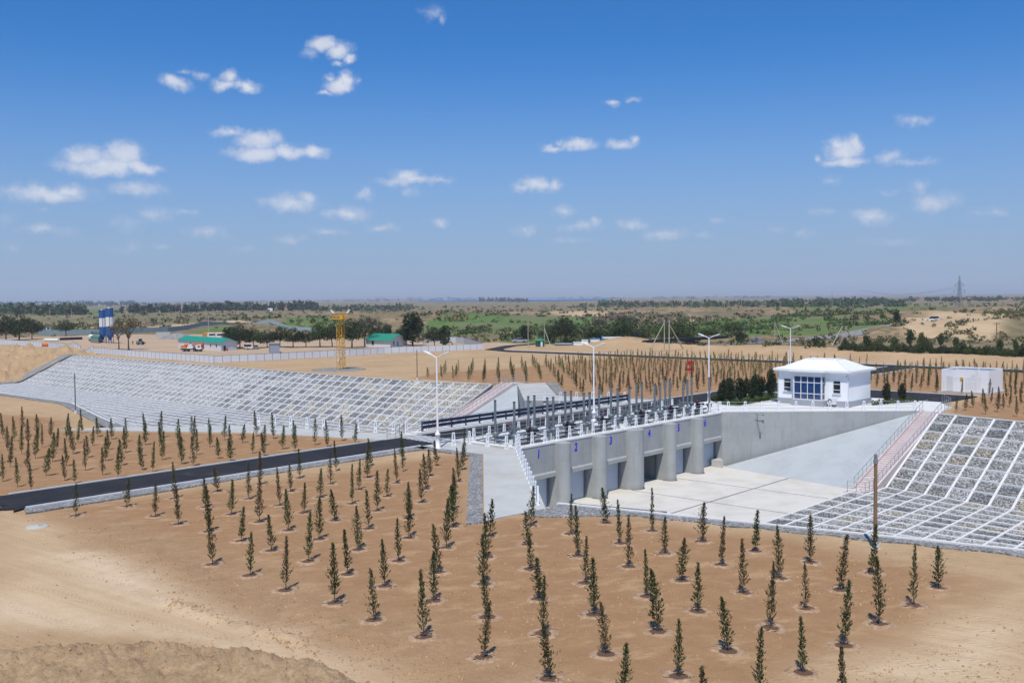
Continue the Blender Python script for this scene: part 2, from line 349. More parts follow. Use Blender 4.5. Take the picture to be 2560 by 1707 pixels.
def foliage(name, base=None, tr=.12):
    """leaf colour: per-object tint (object colour) times per-clump variation"""
    g = NG(name); p = g.pos(); oi = g.n('ShaderNodeObjectInfo')
    n = g.noise(p, 3.5, 2); base = oi.outputs['Color'] if base is None else base
    c = g.mix(g.rng(n, .3, .7), base, (.55, .55, .5), 'MULTIPLY')
    c = g.mix(g.math('MULTIPLY', g.rng(g.noise(p, 11, 1), .55, .7), .35), c, (.16, .15, .045))
    g.fin(c, .7, 0, .2); d = g.n('ShaderNodeBsdfTranslucent'); g.l(c, d.inputs[0]); ms = g.n('ShaderNodeMixShader'); ms.inputs[0].default_value = tr
    g.l(g.b.outputs[0], ms.inputs[1]); g.l(d.outputs[0], ms.inputs[2]); g.l(ms.outputs[0], g.o.inputs[0]); return g.m
M_LEAF = foliage('foliage')
M_BARK = paint('bark', (.085, .06, .042), .9, 0, .5, 6)
# ------------------------------------------------------------------ the lie of the land
ZB = -6.0
def dn_crest(y): return 29.6+.2217*(y+19.3)
def dn_toe(y): return 15.4+.27*(y+19.2)
def dn_crest_n(y): return -29.9-.2417*(y+30.5)
def dn_toe_n(y): return -15.5-.27*(y+19.2)
def up_crest(y): return np.interp(y, [43.5, 49, 58, 75, 105, 187, 300], [28.8, 27.2, 25.0, 24.9, 25.6, 27.4, 27.4])
def up_toe(y): return np.interp(y, [43.5, 60, 187, 300], [14.6, 14.2, 14.5, 14.5])
def up_crest_n(y): return np.interp(y, [40, 53, 72, 94, 300], [-32.6, -29.4, -24.3, -24.6, -24.6])
def up_toe_n(y): return np.interp(y, [40, 53, 72, 300], [-19, -16, -11, -11])
def bank(x, cn, tn, tf, cf):
    return np.maximum(ZB, np.minimum(0, np.where(x > 0, -(cf-x)/(cf-tf), (cn-x)/(tn-cn))*abs(ZB)))
def prof_dn(x, y): return bank(x, dn_crest_n(y), dn_toe_n(y), dn_toe(y), dn_crest(y))
def prof_up(x, y): return bank(x, up_crest_n(y), up_toe_n(y), up_toe(y), up_crest(y))
P_BD = [(-16.9, 1.5), (-17.5, 0), (-35.4, -17.4), (-35.4, -18.4), (13.5, -17.6), (31.6, -16.3), (17.6, .4), (17.3, 1.5)]
P_BU = [(20.6, 15.), (14.0, 25.8), (32, 43.6), (14, 44.5), (-33.2, 43), (-23.2, 32), (-18.5, 15)]
P_MID = [(-17.3, 0), (17.3, 0), (20.6, 16), (-18.5, 16)]
PLOTS = [[W(95, 1272), W(1180, 1130), W(1185, 1300), W(1370, 1275), W(2000, 1345), W(2200, 1392), W(2440, 1440), W(2330, 1530), W(2150, 1620), W(1950, 1730),
          W(1600, 1800), W(1100, 1730), W(900, 1640), W(640, 1560), W(480, 1480), W(330, 1400), W(200, 1330)],
         [(-75, 13.2), (-21.2, 13.2), (-26, 27.2), (-37.5, 45.3), (-33, 52), (-33, 58), (-36, 66), (-55, 95), (-75, 95)],
         [(19, 14), (97, 14), (97, 68), (74, 70.5), (55.7, 67), (40.5, 71.4), (29.5, 65), (29.3, 46), (35.5, 42), (20.5, 27)],
         [(53, 8), (97, 8), (97, -40), (64, -40), (53, -12)], [(33, -19.2), (50, -17), (64, -17.5), (64, -45), (24, -45), (28.5, -24)]]
HEAPLINE = [W(-150, 1640, 1.1), W(100, 1607, 1.2), W(340, 1578, 1.3), W(420, 1590, 1.2), W(480, 1612, 1.), W(560, 1600, 1.2), W(660, 1618, 1.2), W(760, 1640, 1.1), W(840, 1665, 1.), W(900, 1700, .8), W(930, 1740, .6)]
YARD = [(41, 330), (41.2, 235), (32.7, 130.2), (102, 119), (135, 130), (125, 190), (140, 260), (110, 330)]
_a, _b = W(100, 1450), W(900, 1690); _l = math.hypot(_b[0]-_a[0], _b[1]-_a[1]); TD = ((_b[0]-_a[0])/_l, (_b[1]-_a[1])/_l); TN = (-TD[1], TD[0])
def height(x, y):
    d = np.hypot(x-CAM[0], y-CAM[1])
    z = -.07 + (fbm(x*.35, y*.35, 3, 1)-.5)*.10*sstep(0, 60, d) + (fbm(x*.05, y*.05, 3, 5)-.5)*.06
    rough = sstep(.45, .8, fbm(x*.12, y*.12, 3, 9))
    z = z + rough*(fbm(x*1.6, y*1.6, 3, 11)-.5)*.14*(1-sstep(120, 200, d))
    # spoil heap in front of the viewer
    hd = polydist(x, y, HEAPLINE); fx, fy = math.cos(HEAD), math.sin(HEAD)
    near = np.interp((x-CAM[0])*math.sin(HEAD)-(y-CAM[1])*math.cos(HEAD), [((p[0]-CAM[0])*math.sin(HEAD)-(p[1]-CAM[1])*math.cos(HEAD)) for p in HEAPLINE], [((p[0]-CAM[0])*fx+(p[1]-CAM[1])*fy) for p in HEAPLINE])
    side = (x-CAM[0])*fx+(y-CAM[1])*fy-near                         # >0 beyond the crest
    lat = (x-CAM[0])*math.sin(HEAD)-(y-CAM[1])*math.cos(HEAD)
    hm = np.where(side > 0, 1-sstep(0, 2.0, side), 1-.55*sstep(0, 9, -side))*sstep(-3.2, -7., lat)
    lump = fbm(x*.9, y*.9, 5, 21, .55)
    z = z + np.where(d < 60, hm*(.95+.55*(lump-.5)) + hm*(np.abs(fbm(x*1.7, y*1.7, 4, 23, .6)-.5)*-.55+.1) + hm*(fbm(x*5.5, y*5.5, 2, 27)-.5)*.16, 0)
    # small windrow of clods left by the grader
    wr = polydist(x, y, [W(420, 1503), W(620, 1565), W(790, 1610)]); z = z + .16*np.exp(-(wr/.35)**2)*(fbm(x*2, y*2, 2, 4) > .45)
    # wheel ruts on the haul track
    t = (x*.5+y*.86); tr = softpoly(x, y, [W(0, 1330), W(120, 1310), W(700, 1560), W(1050, 1720), W(850, 1720), W(500, 1600), W(0, 1560)], 2.)
    z = z + tr*(fbm((x*TN[0]+y*TN[1])*3.2, (x*TD[0]+y*TD[1])*.12, 3, 3)-.5)*.055
    # excavated bank beyond the paved upstream reach
    up = y > 46; far = (y > 188)
    pr = prof_up(x, y); inside = (x < up_crest(y)) & (x > up_crest_n(y))
    z = np.where(up & inside & ~far, pr-.45, z)
    k = sstep(188, 192, y)*(1-sstep(230, 262, y)); lum2 = fbm(x*.25, y*.25, 5, 31, .6)
    z = np.where(far & (x < 60), (bank(x, -24.6+0*x, -11+0*x, np.interp(y, [188, 250], [14.5, 20]), np.interp(y, [188, 215, 262], [27.4, 33, 38])))*(1-.15*sstep(188, 262, y)) + ((lum2-.5)*6+(fbm(x*.9, y*.9, 4, 37, .6)-.5)*3.2)*sstep(188, 193, y)*(1-sstep(34, 41, x)), z)
    dn = (y < -18.9); inside = (x < dn_crest(y)) & (x > dn_crest_n(y)) & (y > -140)
    z = np.where(dn & inside, prof_dn(x, y)-.45, z)
    sl = (y <= -16.4) & (y >= -18.95) & (x > 12.5) & (x < 31.5); z = np.where(sl, np.minimum(z, -6+(x-12.5)/18.5*6-1.2), z)
    sl = (y <= 46.1) & (y >= 43.2) & (x > 13.5) & (x < 30.2); z = np.where(sl, np.minimum(z, -6+(x-13.5)/16.7*6-1.2), z)
    for P in (P_BD, P_BU, P_MID): z = np.where(inpoly(x, y, P), -7.5, z)
    z = np.where(inpoly(x, y, [(-33.5, 42.8), (14.5, 44.2), (14.5, 46.2), (-32.6, 46.2)]), -7.0, z)
    z = np.where(inpoly(x, y, [(-35.2, -17.5), (13.4, -17.4), (13.4, -19.1), (-33.4, -19.1)]), -7.0, z)
    # berms, dunes and the rise of the plain
    bd = polydist(x, y, [(132, 92), (127, 70), (124, 40), (121, 5), (118, -25)]); z = z + 1.25*np.exp(-(bd/3.2)**2)*(.75+.5*fbm(x*.3, y*.3, 3, 41))
    for (cx, cy, rx, ry, h) in ((250, 55, 40, 18, 3.2), (300, 40, 60, 22, 4.5), (360, 20, 80, 30, 6), (330, 110, 60, 12, 2.5), (210, 110, 25, 8, 2), (420, 120, 90, 20, 4), (520, 100, 120, 40, 6), (180, 330, 40, 14, 3), (230, 300, 60, 14, 3), (300, 380, 90, 25, 5),
                               (330, 300, 60, 14, 3), (600, 330, 200, 30, 5), (440, 250, 90, 16, 3.5), (140, 102, 9, 7, 2.6), (190, 95, 20, 8, 1.5)):
        c, s_ = math.cos(-.75), math.sin(-.75); u, v = (x-cx)*c-(y-cy)*s_, (x-cx)*s_+(y-cy)*c
        z = z + h*np.exp(-(v/rx)**2-(u/ry)**2)*(.55+.9*fbm(x*.05, y*.05, 4, 51))
    f = sstep(300, 900, d); z = z + f*(1-sstep(2000, 3500, d)*.8)*(fbm(x*.012, y*.012, 4, 61)-.5)*3.0
    f = sstep(8000, 14000, d); z = z + f*(fbm(x*.0003, y*.0003, 3, 71)-.30)*46
    return z
def build_ground():
    a = np.concatenate([np.linspace(HEAD-math.pi, HEAD-.66, 46, endpoint=False), np.linspace(HEAD-.66, HEAD+.66, 740, endpoint=False), np.linspace(HEAD+.66, HEAD+math.pi, 46, endpoint=False)])
    r = np.concatenate([[.5, 4, 9, 14], np.geomspace(18, 470, 520), np.geomspace(474, 30000, 105)])
    A, Rr = np.meshgrid(a, r); X = CAM[0]+Rr*np.cos(A); Y = CAM[1]+Rr*np.sin(A)
    x, y = X.ravel(), Y.ravel(); z = height(x, y); d = Rr.ravel()
    n, m = len(r), len(a); i, j = np.meshgrid(np.arange(n-1), np.arange(m), indexing='ij'); j2 = (j+1) % m
    Fc = np.stack([i*m+j, (i+1)*m+j, (i+1)*m+j2, i*m+j2], -1).reshape(-1, 4)
    wob = (fbm(x*.25, y*.25, 3, 81)-.5)*3.0
    plot = np.zeros_like(x)
    for k, P in enumerate(PLOTS): plot = np.maximum(plot, softpoly(x+wob*(.7 if k == 0 else .3), y+wob*(.7 if k == 0 else .3), P, 1.6 if k == 0 else .8))
    yard = softpoly(x, y, YARD, 3.)
    veg = sstep(105, 175, x-.15*np.maximum(0, y-60))*.75 + sstep(285, 330, d)*.5
    veg = np.clip(np.maximum(veg, sstep(262, 300, y)*.8), 0, 1)*(1-yard)
    veg = np.maximum(veg, .55*softpoly(x, y, [W(1240, 838), W(1300, 850), W(1160, 868), W(1060, 850), W(940, 850), W(960, 835)], 6))
    veg = veg*(1-softpoly(x, y, [W(1110, 890), W(1190, 866), W(1480, 866), W(1900, 862), W(2080, 868), W(2560, 896), W(2560, 930), W(1900, 905)], 3))
    veg = veg*(1-softpoly(x, y, [(-60, 186), (48, 186), (48, 275), (-60, 300)], 4))
    heap = softpoly(x, y, [(-60, 189), (36, 189), (41, 262), (-60, 262)], 2.)*.8
    fx, fy = math.cos(HEAD), math.sin(HEAD); lt = lambda X, Y: (X-CAM[0])*math.sin(HEAD)-(Y-CAM[1])*math.cos(HEAD); fw = lambda X, Y: (X-CAM[0])*fx+(Y-CAM[1])*fy
    nr = np.interp(lt(x, y), [lt(*p) for p in HEAPLINE], [fw(*p) for p in HEAPLINE]); heap = np.maximum(heap, (1-sstep(.2, 1.8, fw(x, y)-nr))*sstep(-3.0, -5.5, lt(x, y))*(d < 60))
    clod = softpoly(x+wob, y+wob, [W(200, 1330), W(330, 1385), W(640, 1530), W(900, 1610), W(1180, 1707), W(1500, 1707), W(1000, 1560), W(700, 1450), W(420, 1340), W(260, 1290)], 2.)
    heap = np.maximum(heap*.85, clod*.5)
    lush = np.zeros_like(x)
    for P, s_ in (([W(1050, 830), W(1080, 806), W(1240, 797), W(1330, 792), W(1480, 796), W(1560, 812), W(1500, 828), W(1300, 826), W(1150, 838)], 1.),
                  ([W(1640, 826), W(1750, 806), W(1900, 800), W(2060, 798), W(2130, 806), W(2230, 806), W(2270, 822), W(2150, 838), W(1900, 848), W(1640, 848)], .75),
                  ([W(1230, 840), W(1230, 862), W(1700, 860), W(1700, 835), W(1500, 830)], .55), ([W(690, 826), W(700, 804), W(830, 806), W(930, 812), W(940, 835), W(800, 830)], .6),
                  ([W(350, 845), W(430, 851), W(450, 854), W(370, 855)], 1.), ([W(470, 829), W(570, 822), W(575, 827), W(500, 833)], .9), ([W(100, 820), W(240, 815), W(240, 828), W(110, 830)], .45),
                  ([W(1920, 775), W(2250, 770), W(2560, 768), W(2560, 776), W(2200, 780), W(1930, 782)], .7), ([W(0, 772), W(330, 770), W(330, 790), W(0, 792)], .5)):
        lush = np.maximum(lush, s_*softpoly(x, y, P, np.maximum(3., d*.012)))
    sandy = np.zeros_like(x)
    for P in ([W(0, 1330), W(80, 1290), W(330, 1405), W(640, 1560), W(1080, 1720), W(850, 1720), W(560, 1610), W(0, 1560)], [W(2560, 1450), W(2330, 1530), W(1900, 1720), W(2560, 1720)],
              [W(1650, 806), W(1700, 797), W(1820, 799), W(1740, 808)], [W(2250, 812), W(2330, 800), W(2560, 798), W(2560, 815), W(2480, 850), W(2300, 846), W(2200, 830)], [W(1300, 783), W(1540, 786), W(1680, 795), W(1450, 792)],
              [W(160, 822), W(240, 815), W(300, 828), W(190, 828)], [W(360, 815), W(560, 806), W(640, 811), W(560, 822), W(350, 824)]):
        sandy = np.maximum(sandy, softpoly(x+wob, y+wob, P, np.maximum(1.2, d*.008)))
    global GZ; GZ = (a, r, z.reshape(n, m))
    pale = np.zeros_like(x)
    for P in ([W(110, 1385), W(230, 1365), W(420, 1430), W(640, 1530), W(1010, 1665), W(900, 1668), W(560, 1560), W(260, 1480)], [W(0, 1480), W(300, 1560), W(760, 1650), W(900, 1707), W(840, 1707), W(500, 1610), W(0, 1530)], [W(2560, 1560), W(2300, 1640), W(2200, 1707), W(2300, 1707)]): pale = np.maximum(pale, softpoly(x+wob*.8, y+wob*.8, P, .9))
    me = mesh_np('ground', np.stack([x, y, z], -1), Fc, True, {'plot': ('POINT', plot), 'veg': ('POINT', veg), 'lush': ('POINT', lush), 'sandy': ('POINT', sandy), 'yard': ('POINT', yard), 'heap': ('POINT', heap), 'pale': ('POINT', pale)})
    g = NG('earth'); p = g.pos()
    n1 = g.noise(p, .09, 5, .6); n2 = g.noise(p, .9, 5, .65); n3 = g.noise(p, 7, 4, .65)
    st = g.noise(g.scale(p, (.1, 2.4, 1), (0, 0, -math.atan2(TD[1], TD[0]))), 1., 4, .6)   # drag marks of the grader
    tan = g.mix(g.rng(n1, .3, .7), (.39, .265, .145), (.475, .335, .195)); tan = g.mix(g.math('MULTIPLY', g.rng(st, .4, .7), .3), tan, (.52, .375, .23))
    tan = g.mix(g.math('MULTIPLY', g.rng(n2, .45, .72), .5), tan, (.34, .218, .125))
    tan = g.mix(g.attr('sandy'), tan, g.mix(g.rng(g.math('ADD', g.math('MULTIPLY', st, .35), g.math('MULTIPLY', n1, .65)), .38, .62), (.47, .335, .195), (.56, .415, .26)))
    pl = g.mix(g.rng(n2, .3, .75), (.305, .178, .09), (.355, .212, .11)); pl = g.mix(g.math('MULTIPLY', g.rng(g.noise(g.scale(p, (.5, 1, 1), (0, 0, .5)), .7, 6, .7), .5, .68), .7), pl, (.46, .305, .175))
    pl = g.mix(g.math('MULTIPLY', g.rng(n3, .55, .75), .35), pl, (.24, .135, .072))
    tan = g.mix(g.math('MULTIPLY', g.attr('pale'), g.rng(n2, .25, .55)), tan, (.60, .46, .31))
    c = g.mix(g.attr('plot'), tan, pl)
    hp_ = g.mix(g.rng(g.noise(p, 3.2, 6, .75), .35, .68), (.37, .25, .14), (.50, .355, .212)); hp_ = g.mix(g.math('MULTIPLY', g.rng(g.noise(p, .55, 5, .7), .45, .62), .55), hp_, (.27, .175, .10)); hp_ = g.mix(g.math('MULTIPLY', g.rng(g.noise(p, 11, 3, .7), .56, .7), .4), hp_, (.27, .165, .09)); c = g.mix(g.attr('heap'), c, hp_)  # broad noise paints crevice shade into the heap and cut bank colour
    spk = g.noise(p, 19, 3, .75); c = g.mix(g.math('MULTIPLY', g.rng(spk, .56, .72), .45), c, (.2, .12, .066)); c = g.mix(g.math('MULTIPLY', g.rng(spk, .44, .3), .30), c, (.62, .46, .31))
    q = g.scale(p, (1, 1, .0)); v1 = g.noise(q, .022, 6, .68); v2 = g.noise(q, .16, 5, .7); v3 = g.noise(q, .005, 4, .6)
    scr = g.mix(g.rng(v1, .40, .58), (.33, .23, .135), (.215, .155, .09)); scr = g.mix(g.rng(v2, .46, .62), scr, (.115, .122, .056)); scr = g.mix(g.math('MULTIPLY', g.rng(v3, .45, .6), .6), scr, (.135, .138, .07))
    scr = g.mix(g.math('MULTIPLY', g.rng(v2, .62, .7), .6), scr, (.075, .095, .04))
    c = g.mix(g.math('MULTIPLY', g.rng(g.math('ADD', g.attr('veg'), g.math('MULTIPLY', v2, .5)), .45, .75), g.math('SUBTRACT', 1, g.math('MULTIPLY', g.attr('sandy'), .85))), c, scr)
    gr = g.mix(g.rng(v2, .35, .6), (.075, .135, .034), (.12, .18, .05)); gr = g.mix(g.rng(v1, .5, .62), gr, (.15, .16, .075))
    c = g.mix(g.rng(g.math('ADD', g.attr('lush'), g.math('MULTIPLY', g.math('SUBTRACT', v1, .5), 1.2)), .3, .6), c, gr)
    yd = g.mix(g.rng(n1, .35, .65), (.47, .34, .225), (.40, .30, .205)); c = g.mix(g.attr('yard'), c, yd)
    h = g.math('ADD', g.math('MULTIPLY', n2, .6), g.math('MULTIPLY', n3, .3)); h = g.math('ADD', h, g.math('MULTIPLY', g.noise(p, 24, 3, .7), .16))
    h = g.math('ADD', h, g.math('MULTIPLY', g.math('MULTIPLY', g.attr('heap'), g.noise(p, 4.5, 5, .75)), 1.1))
    vd = g.n('ShaderNodeVectorMath', operation='DOT_PRODUCT'); g.l(p, vd.inputs[0]); vd.inputs[1].default_value = (TN[0], TN[1], 0); vt = g.n('ShaderNodeVectorMath', operation='DOT_PRODUCT'); g.l(p, vt.inputs[0]); vt.inputs[1].default_value = (TD[0], TD[1], 0)
    nn = g.math('ADD', vd.outputs['Value'], g.math('MULTIPLY', g.noise(p, .07, 2), 5.)); lane = g.rng(g.math('SINE', g.math('MULTIPLY', nn, 3.1)), .55, .8)
    tread = g.math('SINE', g.math('ADD', g.math('MULTIPLY', vt.outputs['Value'], 19.), g.math('MULTIPLY', g.math('ABSOLUTE', g.math('SINE', g.math('MULTIPLY', nn, 6.2))), 4.)))
    h = g.math('ADD', h, g.math('MULTIPLY', g.math('MULTIPLY', g.math('MULTIPLY', tread, lane), g.attr('sandy')), .12))
    g.bump(h, 1., .13)
    return tag(link_mesh('ground', me, g.fin(c, .95, 0, .1)), kind='structure')
GROUND = build_ground()

def gz(x, y):
    a, r, Z = GZ; d = math.hypot(x-CAM[0], y-CAM[1]); t = math.atan2(y-CAM[1], x-CAM[0])
    while t < a[0]: t += 2*math.pi
    i = min(max(int(np.searchsorted(r, d))-1, 0), len(r)-2); j = min(max(int(np.searchsorted(a, t))-1, 0), len(a)-2)
    u, v = (d-r[i])/(r[i+1]-r[i]), min(1, (t-a[j])/(a[j+1]-a[j]))
    return float((Z[i, j]*(1-u)+Z[i+1, j]*u)*(1-v)+(Z[i, j+1]*(1-u)+Z[i+1, j+1]*u)*v)
# far lake
lake = MB(); lk = g_ = None
def lakepoly(pts, z):
    m = MB(); m._add([(W(*q)[0], W(*q)[1], z) for q in pts], [tuple(range(len(pts)))[::-1]]); return m
g = NG('lake water'); M_LAKE = g.fin((.02, .23, .58), .7, 0, .2)
# ------------------------------------------------------------------ the regulator: piers, deck, walls
STEMX = [(-16.3, -11.8), (-10.95, -6.4), (-5.5, -1.0), (1.0, 5.5), (6.5, 10.95), (11.8, 16.3)]
PIERX = [(-11.38, 1.35), (-5.95, 1.35), (0, 2.3), (6.0, 1.35), (11.38, 1.35)]
reg = thing('sluice_regulator', 'gray concrete sluice regulator with six numbered gate bays and white deck', 'sluice', (0, 0, ZB))
def regp(name, mb, mat): return mb.build(name, mat, reg, world=True)
edges = [-17.0]+[v for c, w in PIERX for v in (c-w/2, c+w/2)]+[17.0]
for c, w in PIERX:
    m = MB(); r = w/2; n = 14; cy = -1.0+r
    pts = [(c+r*math.cos(math.pi+math.pi*k/n), cy+r*math.sin(math.pi+math.pi*k/n)) for k in range(n+1)]
    m.prism(pts+[(c+r, 15.1), (c-r, 15.1)], ZB-.3, -.12); o = regp('pier', m, M_CONC)
    m = MB(); r2 = r+.1; pts = [(c+r2*math.cos(math.pi+math.pi*k/n), cy+r2*math.sin(math.pi+math.pi*k/n)) for k in range(n+1)]
    m.prism(pts+[(c+r2, .075), (c-r2, .075)], -.118, .0); m.build('pier_cap', M_DECK, o)
for s_ in (-1, 1):
    m = MB(); m.box(s_*17.0, s_*18.4, .0, 15.1, ZB-.3, -.145); regp('abutment', m, M_CONC)
    if s_ > 0:
        m = MB(); m.prism([(15.75, -.9), (17.0, .1), (17.0, .5), (15.6, .5)], ZB, [-5.2, -5.2, -5.2, -5.2]); regp('toe_block', m, M_CONCL)
FONTN = 0
def digit_mesh(t, h):
    cu = bpy.data.curves.new('digit', 'FONT'); cu.body = t; cu.align_x = 'CENTER'; cu.size = 1; cu.extrude = .008; cu.offset = .03; cu.resolution_u = 5; cu.shear = .08
    ob = bpy.data.objects.new('tmp', cu); COL.objects.link(ob); bpy.context.view_layer.update()
    me = bpy.data.meshes.new_from_object(ob.evaluated_get(bpy.context.evaluated_depsgraph_get())); bpy.data.objects.remove(ob)
    co = np.zeros(len(me.vertices)*3); me.vertices.foreach_get('co', co); co = co.reshape(-1, 3)
    y0, y1 = co[:, 1].min(), co[:, 1].max(); s = h/(y1-y0); out = np.stack([(co[:, 0]-co[:, 0].mean())*s*.82, -co[:, 2]*1.0-.016, (co[:, 1]-y0)*s], -1)
    me.vertices.foreach_set('co', out.astype(np.float32).ravel()); me.update(); return me
DX = [-14.3, -9.0, -3.6, 2.98, 8.34, 13.64]
for b in range(6):
    x0, x1 = edges[2*b]+.002, edges[2*b+1]-.002
    m = MB(); P = [(.12, -.145), (.14, -2.62), (.02, -2.78), (.02, -3.12), (.75, -3.12), (.75, -.145)]
    V = [(x0, y, z) for y, z in P]+[(x1, y, z) for y, z in P]; n = len(P)
    m._add(V, [tuple(range(n)), tuple(range(n, 2*n))[::-1]]+[(k, n+k, n+(k+1) % n, (k+1) % n) for k in range(n)])
    bw = regp('breast_wall', m, M_CONC)
    d = link_mesh('digit', digit_mesh(str(b+1), .8), M_DIGIT, bw, (DX[b], .135, -1.23-ZB)); d['label'] = f'painted blue number {b+1}'
    m = MB(); zo = 0 if b != 3 else 2.9
    m.box(x0, x1, .95, 1.12, ZB+zo, -2.6+zo*.6)
    for k in range(4): m.box(x0+.05, x1-.05, 1.125, 1.3, ZB+zo+.3+k*.75, ZB+zo+.42+k*.75)
    g = regp('gate_leaf', m, paint('gate leaf steel', (.46, .52, .60), .45, .0, .12))
    if b == 3: g['label'] = 'raised gate leaf of bay four'
    for xx in (x0, x1-.22): m = MB(); m.box(xx, xx+.16, .78, .945, ZB, -3.13); regp('gate_guide', m, M_STEELG)
m = MB(); m.box(-17.2, 17.2, .08, 15.2, -.14, 0); regp('deck', m, M_DECK)
m = MB(); m.box(-17.0, 17.0, 13.15, 14.1, .002, .2); regp('kerb', m, M_DECK)
for b in range(6):                      # raised cover beams and black strips that paint the slots' shade between the hoists
    xa, xb = STEMX[b]
    m = MB(); m.box(xa+.55, xb-.3, 1.75, 2.35, .003, .38); regp('cover_beam', m, M_DECK)
    m = MB(); m.box(xa+.5, xb-.5, .95, 1.45, .003, .012); regp('slot_shade', m, M_BLACK); m = MB(); m.box(xa+.5, xb-.5, 3.2, 3.8, .003, .012); regp('slot_shade', m, M_BLACK)
    m = MB()
    for yy in (2.7, 4.6, 5.6): m.box(xa-.3, xb+.3, yy, yy+.12, .1, .22)
    for xx in np.linspace(xa, xb, 5): m.box(xx-.04, xx+.04, 2.7, 5.7, .004, .098)
    regp('walkway_frame', m, M_GALV)
m = MB(); m.box(-17, 17, .9, 15.1, ZB-.3, ZB-.004); regp('bay_floor', m, M_APRON)
# wing walls and the warped slope slabs
def wall(name, pts, th, z0, z1, mat, side=1):
    m = MB()
    for (a, b) in zip(pts, pts[1:]):
        a, b = Vector(a), Vector(b); d = (b-a).normalized(); nrm = Vector((d.y, -d.x))*side*th
        m.prism([tuple(a), tuple(b), tuple(b+nrm), tuple(a+nrm)], z0, z1)
    return regp(name, m, mat)
wall('wing_wall', [(17.0, -.02), (31.1, -16.7)], .55, ZB-.3, .0, M_CONC, -1)
wall('wing_wall', [(-17.0, -.02), (-34.2, -17.6)], .55, ZB-.3, .0, M_CONC, 1)
wall('wing_wall', [(-17.5, 15.1), (-22.4, 32), (-32.2, 42.2)], .5, ZB-.3, .0, M_CONC, -1)
wall('wing_wall', [(20.2, 15.2), (13.0, 26.0)], .5, ZB-.3, .0, M_CONC, 1)
m = MB(); m.prism([(13.0, 26.0), (13.55, 25.55), (31.4, 43.2), (31.05, 43.5)], ZB-.3, .0); regp('wing_wall', m, M_CONCL)
m = MB(); m._add([(16.4, -.5, ZB+.005), (12.9, -17.0, ZB+.005), (31.15, -16.8, -.03), (16.4, -.5, ZB-1), (12.9, -17.0, ZB-1), (31.15, -16.8, -1.2)], [(0, 1, 2), (5, 4, 3), (0, 3, 4, 1), (1, 4, 5, 2), (2, 5, 3, 0)])
regp('slope_slab', m, M_SLOPE)
m = MB(); m._add([(12.6, 26.4, ZB), (14.3, 43.3, ZB), (31.0, 43.45, -.03), (12.6, 26.4, ZB-1), (14.3, 43.3, ZB-1), (31.0, 43.45, -1.2)], [(0, 2, 1), (3, 4, 5), (0, 1, 4, 3), (1, 2, 5, 4), (2, 0, 3, 5)])
regp('slope_slab', m, M_SLOPE)
m = MB(); m._add([(-16.4, -.5, ZB+.005), (-13.4, -17.2, ZB+.005), (-33.9, -17.5, -.1), (-16.4, -.5, ZB-1), (-13.4, -17.2, ZB-1), (-33.9, -17.5, -1.2)], [(0, 2, 1), (3, 4, 5), (0, 1, 4, 3), (1, 2, 5, 4), (2, 0, 3, 5)])
regp('slope_slab', m, M_SLOPE)
# basin floor, slab by slab with dark joints
bf = MB(); bf.box(-34, 32, -19.4, 1.0, ZB-.5, ZB-.12); bf.box(-33, 32, 15, 46, ZB-.5, ZB-.05)
BF = struct('basin_floor', bf, paint('joint filler', (.03, .03, .032), .9))
xs = [-17.0, -9.4, -1.1, 7.2, 17.0]
for (ya, yb) in ((-17.3, -9.3), (-9.3, .95)):
    for xa, xb in zip(xs, xs[1:]):
        m = MB(); m.box(xa+(.11 if xa > -17 else 0), xb-(.11 if xb < 17 else 0), ya+.11, yb-.11, ZB-.118, ZB); m.build('slab', M_APRON, BF)
# ------------------------------------------------------------------ paved aprons at deck level
def pad(name, poly, mat=M_DECK, z=.02, th=.3):
    m = MB(); m.prism(poly, z-th, z); return struct(name, m, mat)
pad('pavement', [(-21.5, 7.55), (-17.22, 7.55), (-17.22, .02), (-17.15, -.2), (-34.5, -17.85), (-37.5, -17.4), (-39.4, -17.3), (-21.5, .0)], M_CONCL)
pad('pavement', [(-21.0, 12.95), (-17.25, 12.95), (-17.25, 15.2), (-18.05, 15.3), (-22.8, 32.1), (-32.3, 42.35), (-37.1, 45.1), (-25.8, 27.1)], M_CONCL)
pad('pavement', [(17.25, .02), (17.5, -.2), (31.4, -16.5), (31.4, -18.9), (36.9, -18.2), (41.2, -15.6), (41.2, 7.4), (17.25, 7.4)], M_DECK)
pad('pavement', [(20.5, 13.2), (17.25, 13.2), (17.25, 15.2), (20.4, 15.4), (13.45, 25.9), (31.5, 43.3), (34.9, 41.2), (20.2, 26.6), (24, 13.2)], M_CONCL)
for P in ([(-36.5, -17.6), (-32.2, -17.75), (-30.4, -24), (-31.6, -24), (-36.4, -19.2)], [(-22.6, 7.4), (-22.6, .5), (-40.6, -17.0), (-39.5, -17.3), (-21.6, .05), (-21.6, 7.4)], [(-56, 6.1), (-55.5, 7.6), (-21.6, 7.6), (-21.6, 6.2)], [(35.1, 41.2), (36.6, 40.6), (21.4, 25.6), (25.5, 13.2), (24.1, 13.2), (20.4, 26.6)]):
    m = MB(); m.prism(P, -.2, .015); struct('gravel_strip', m, M_GRAVEL)
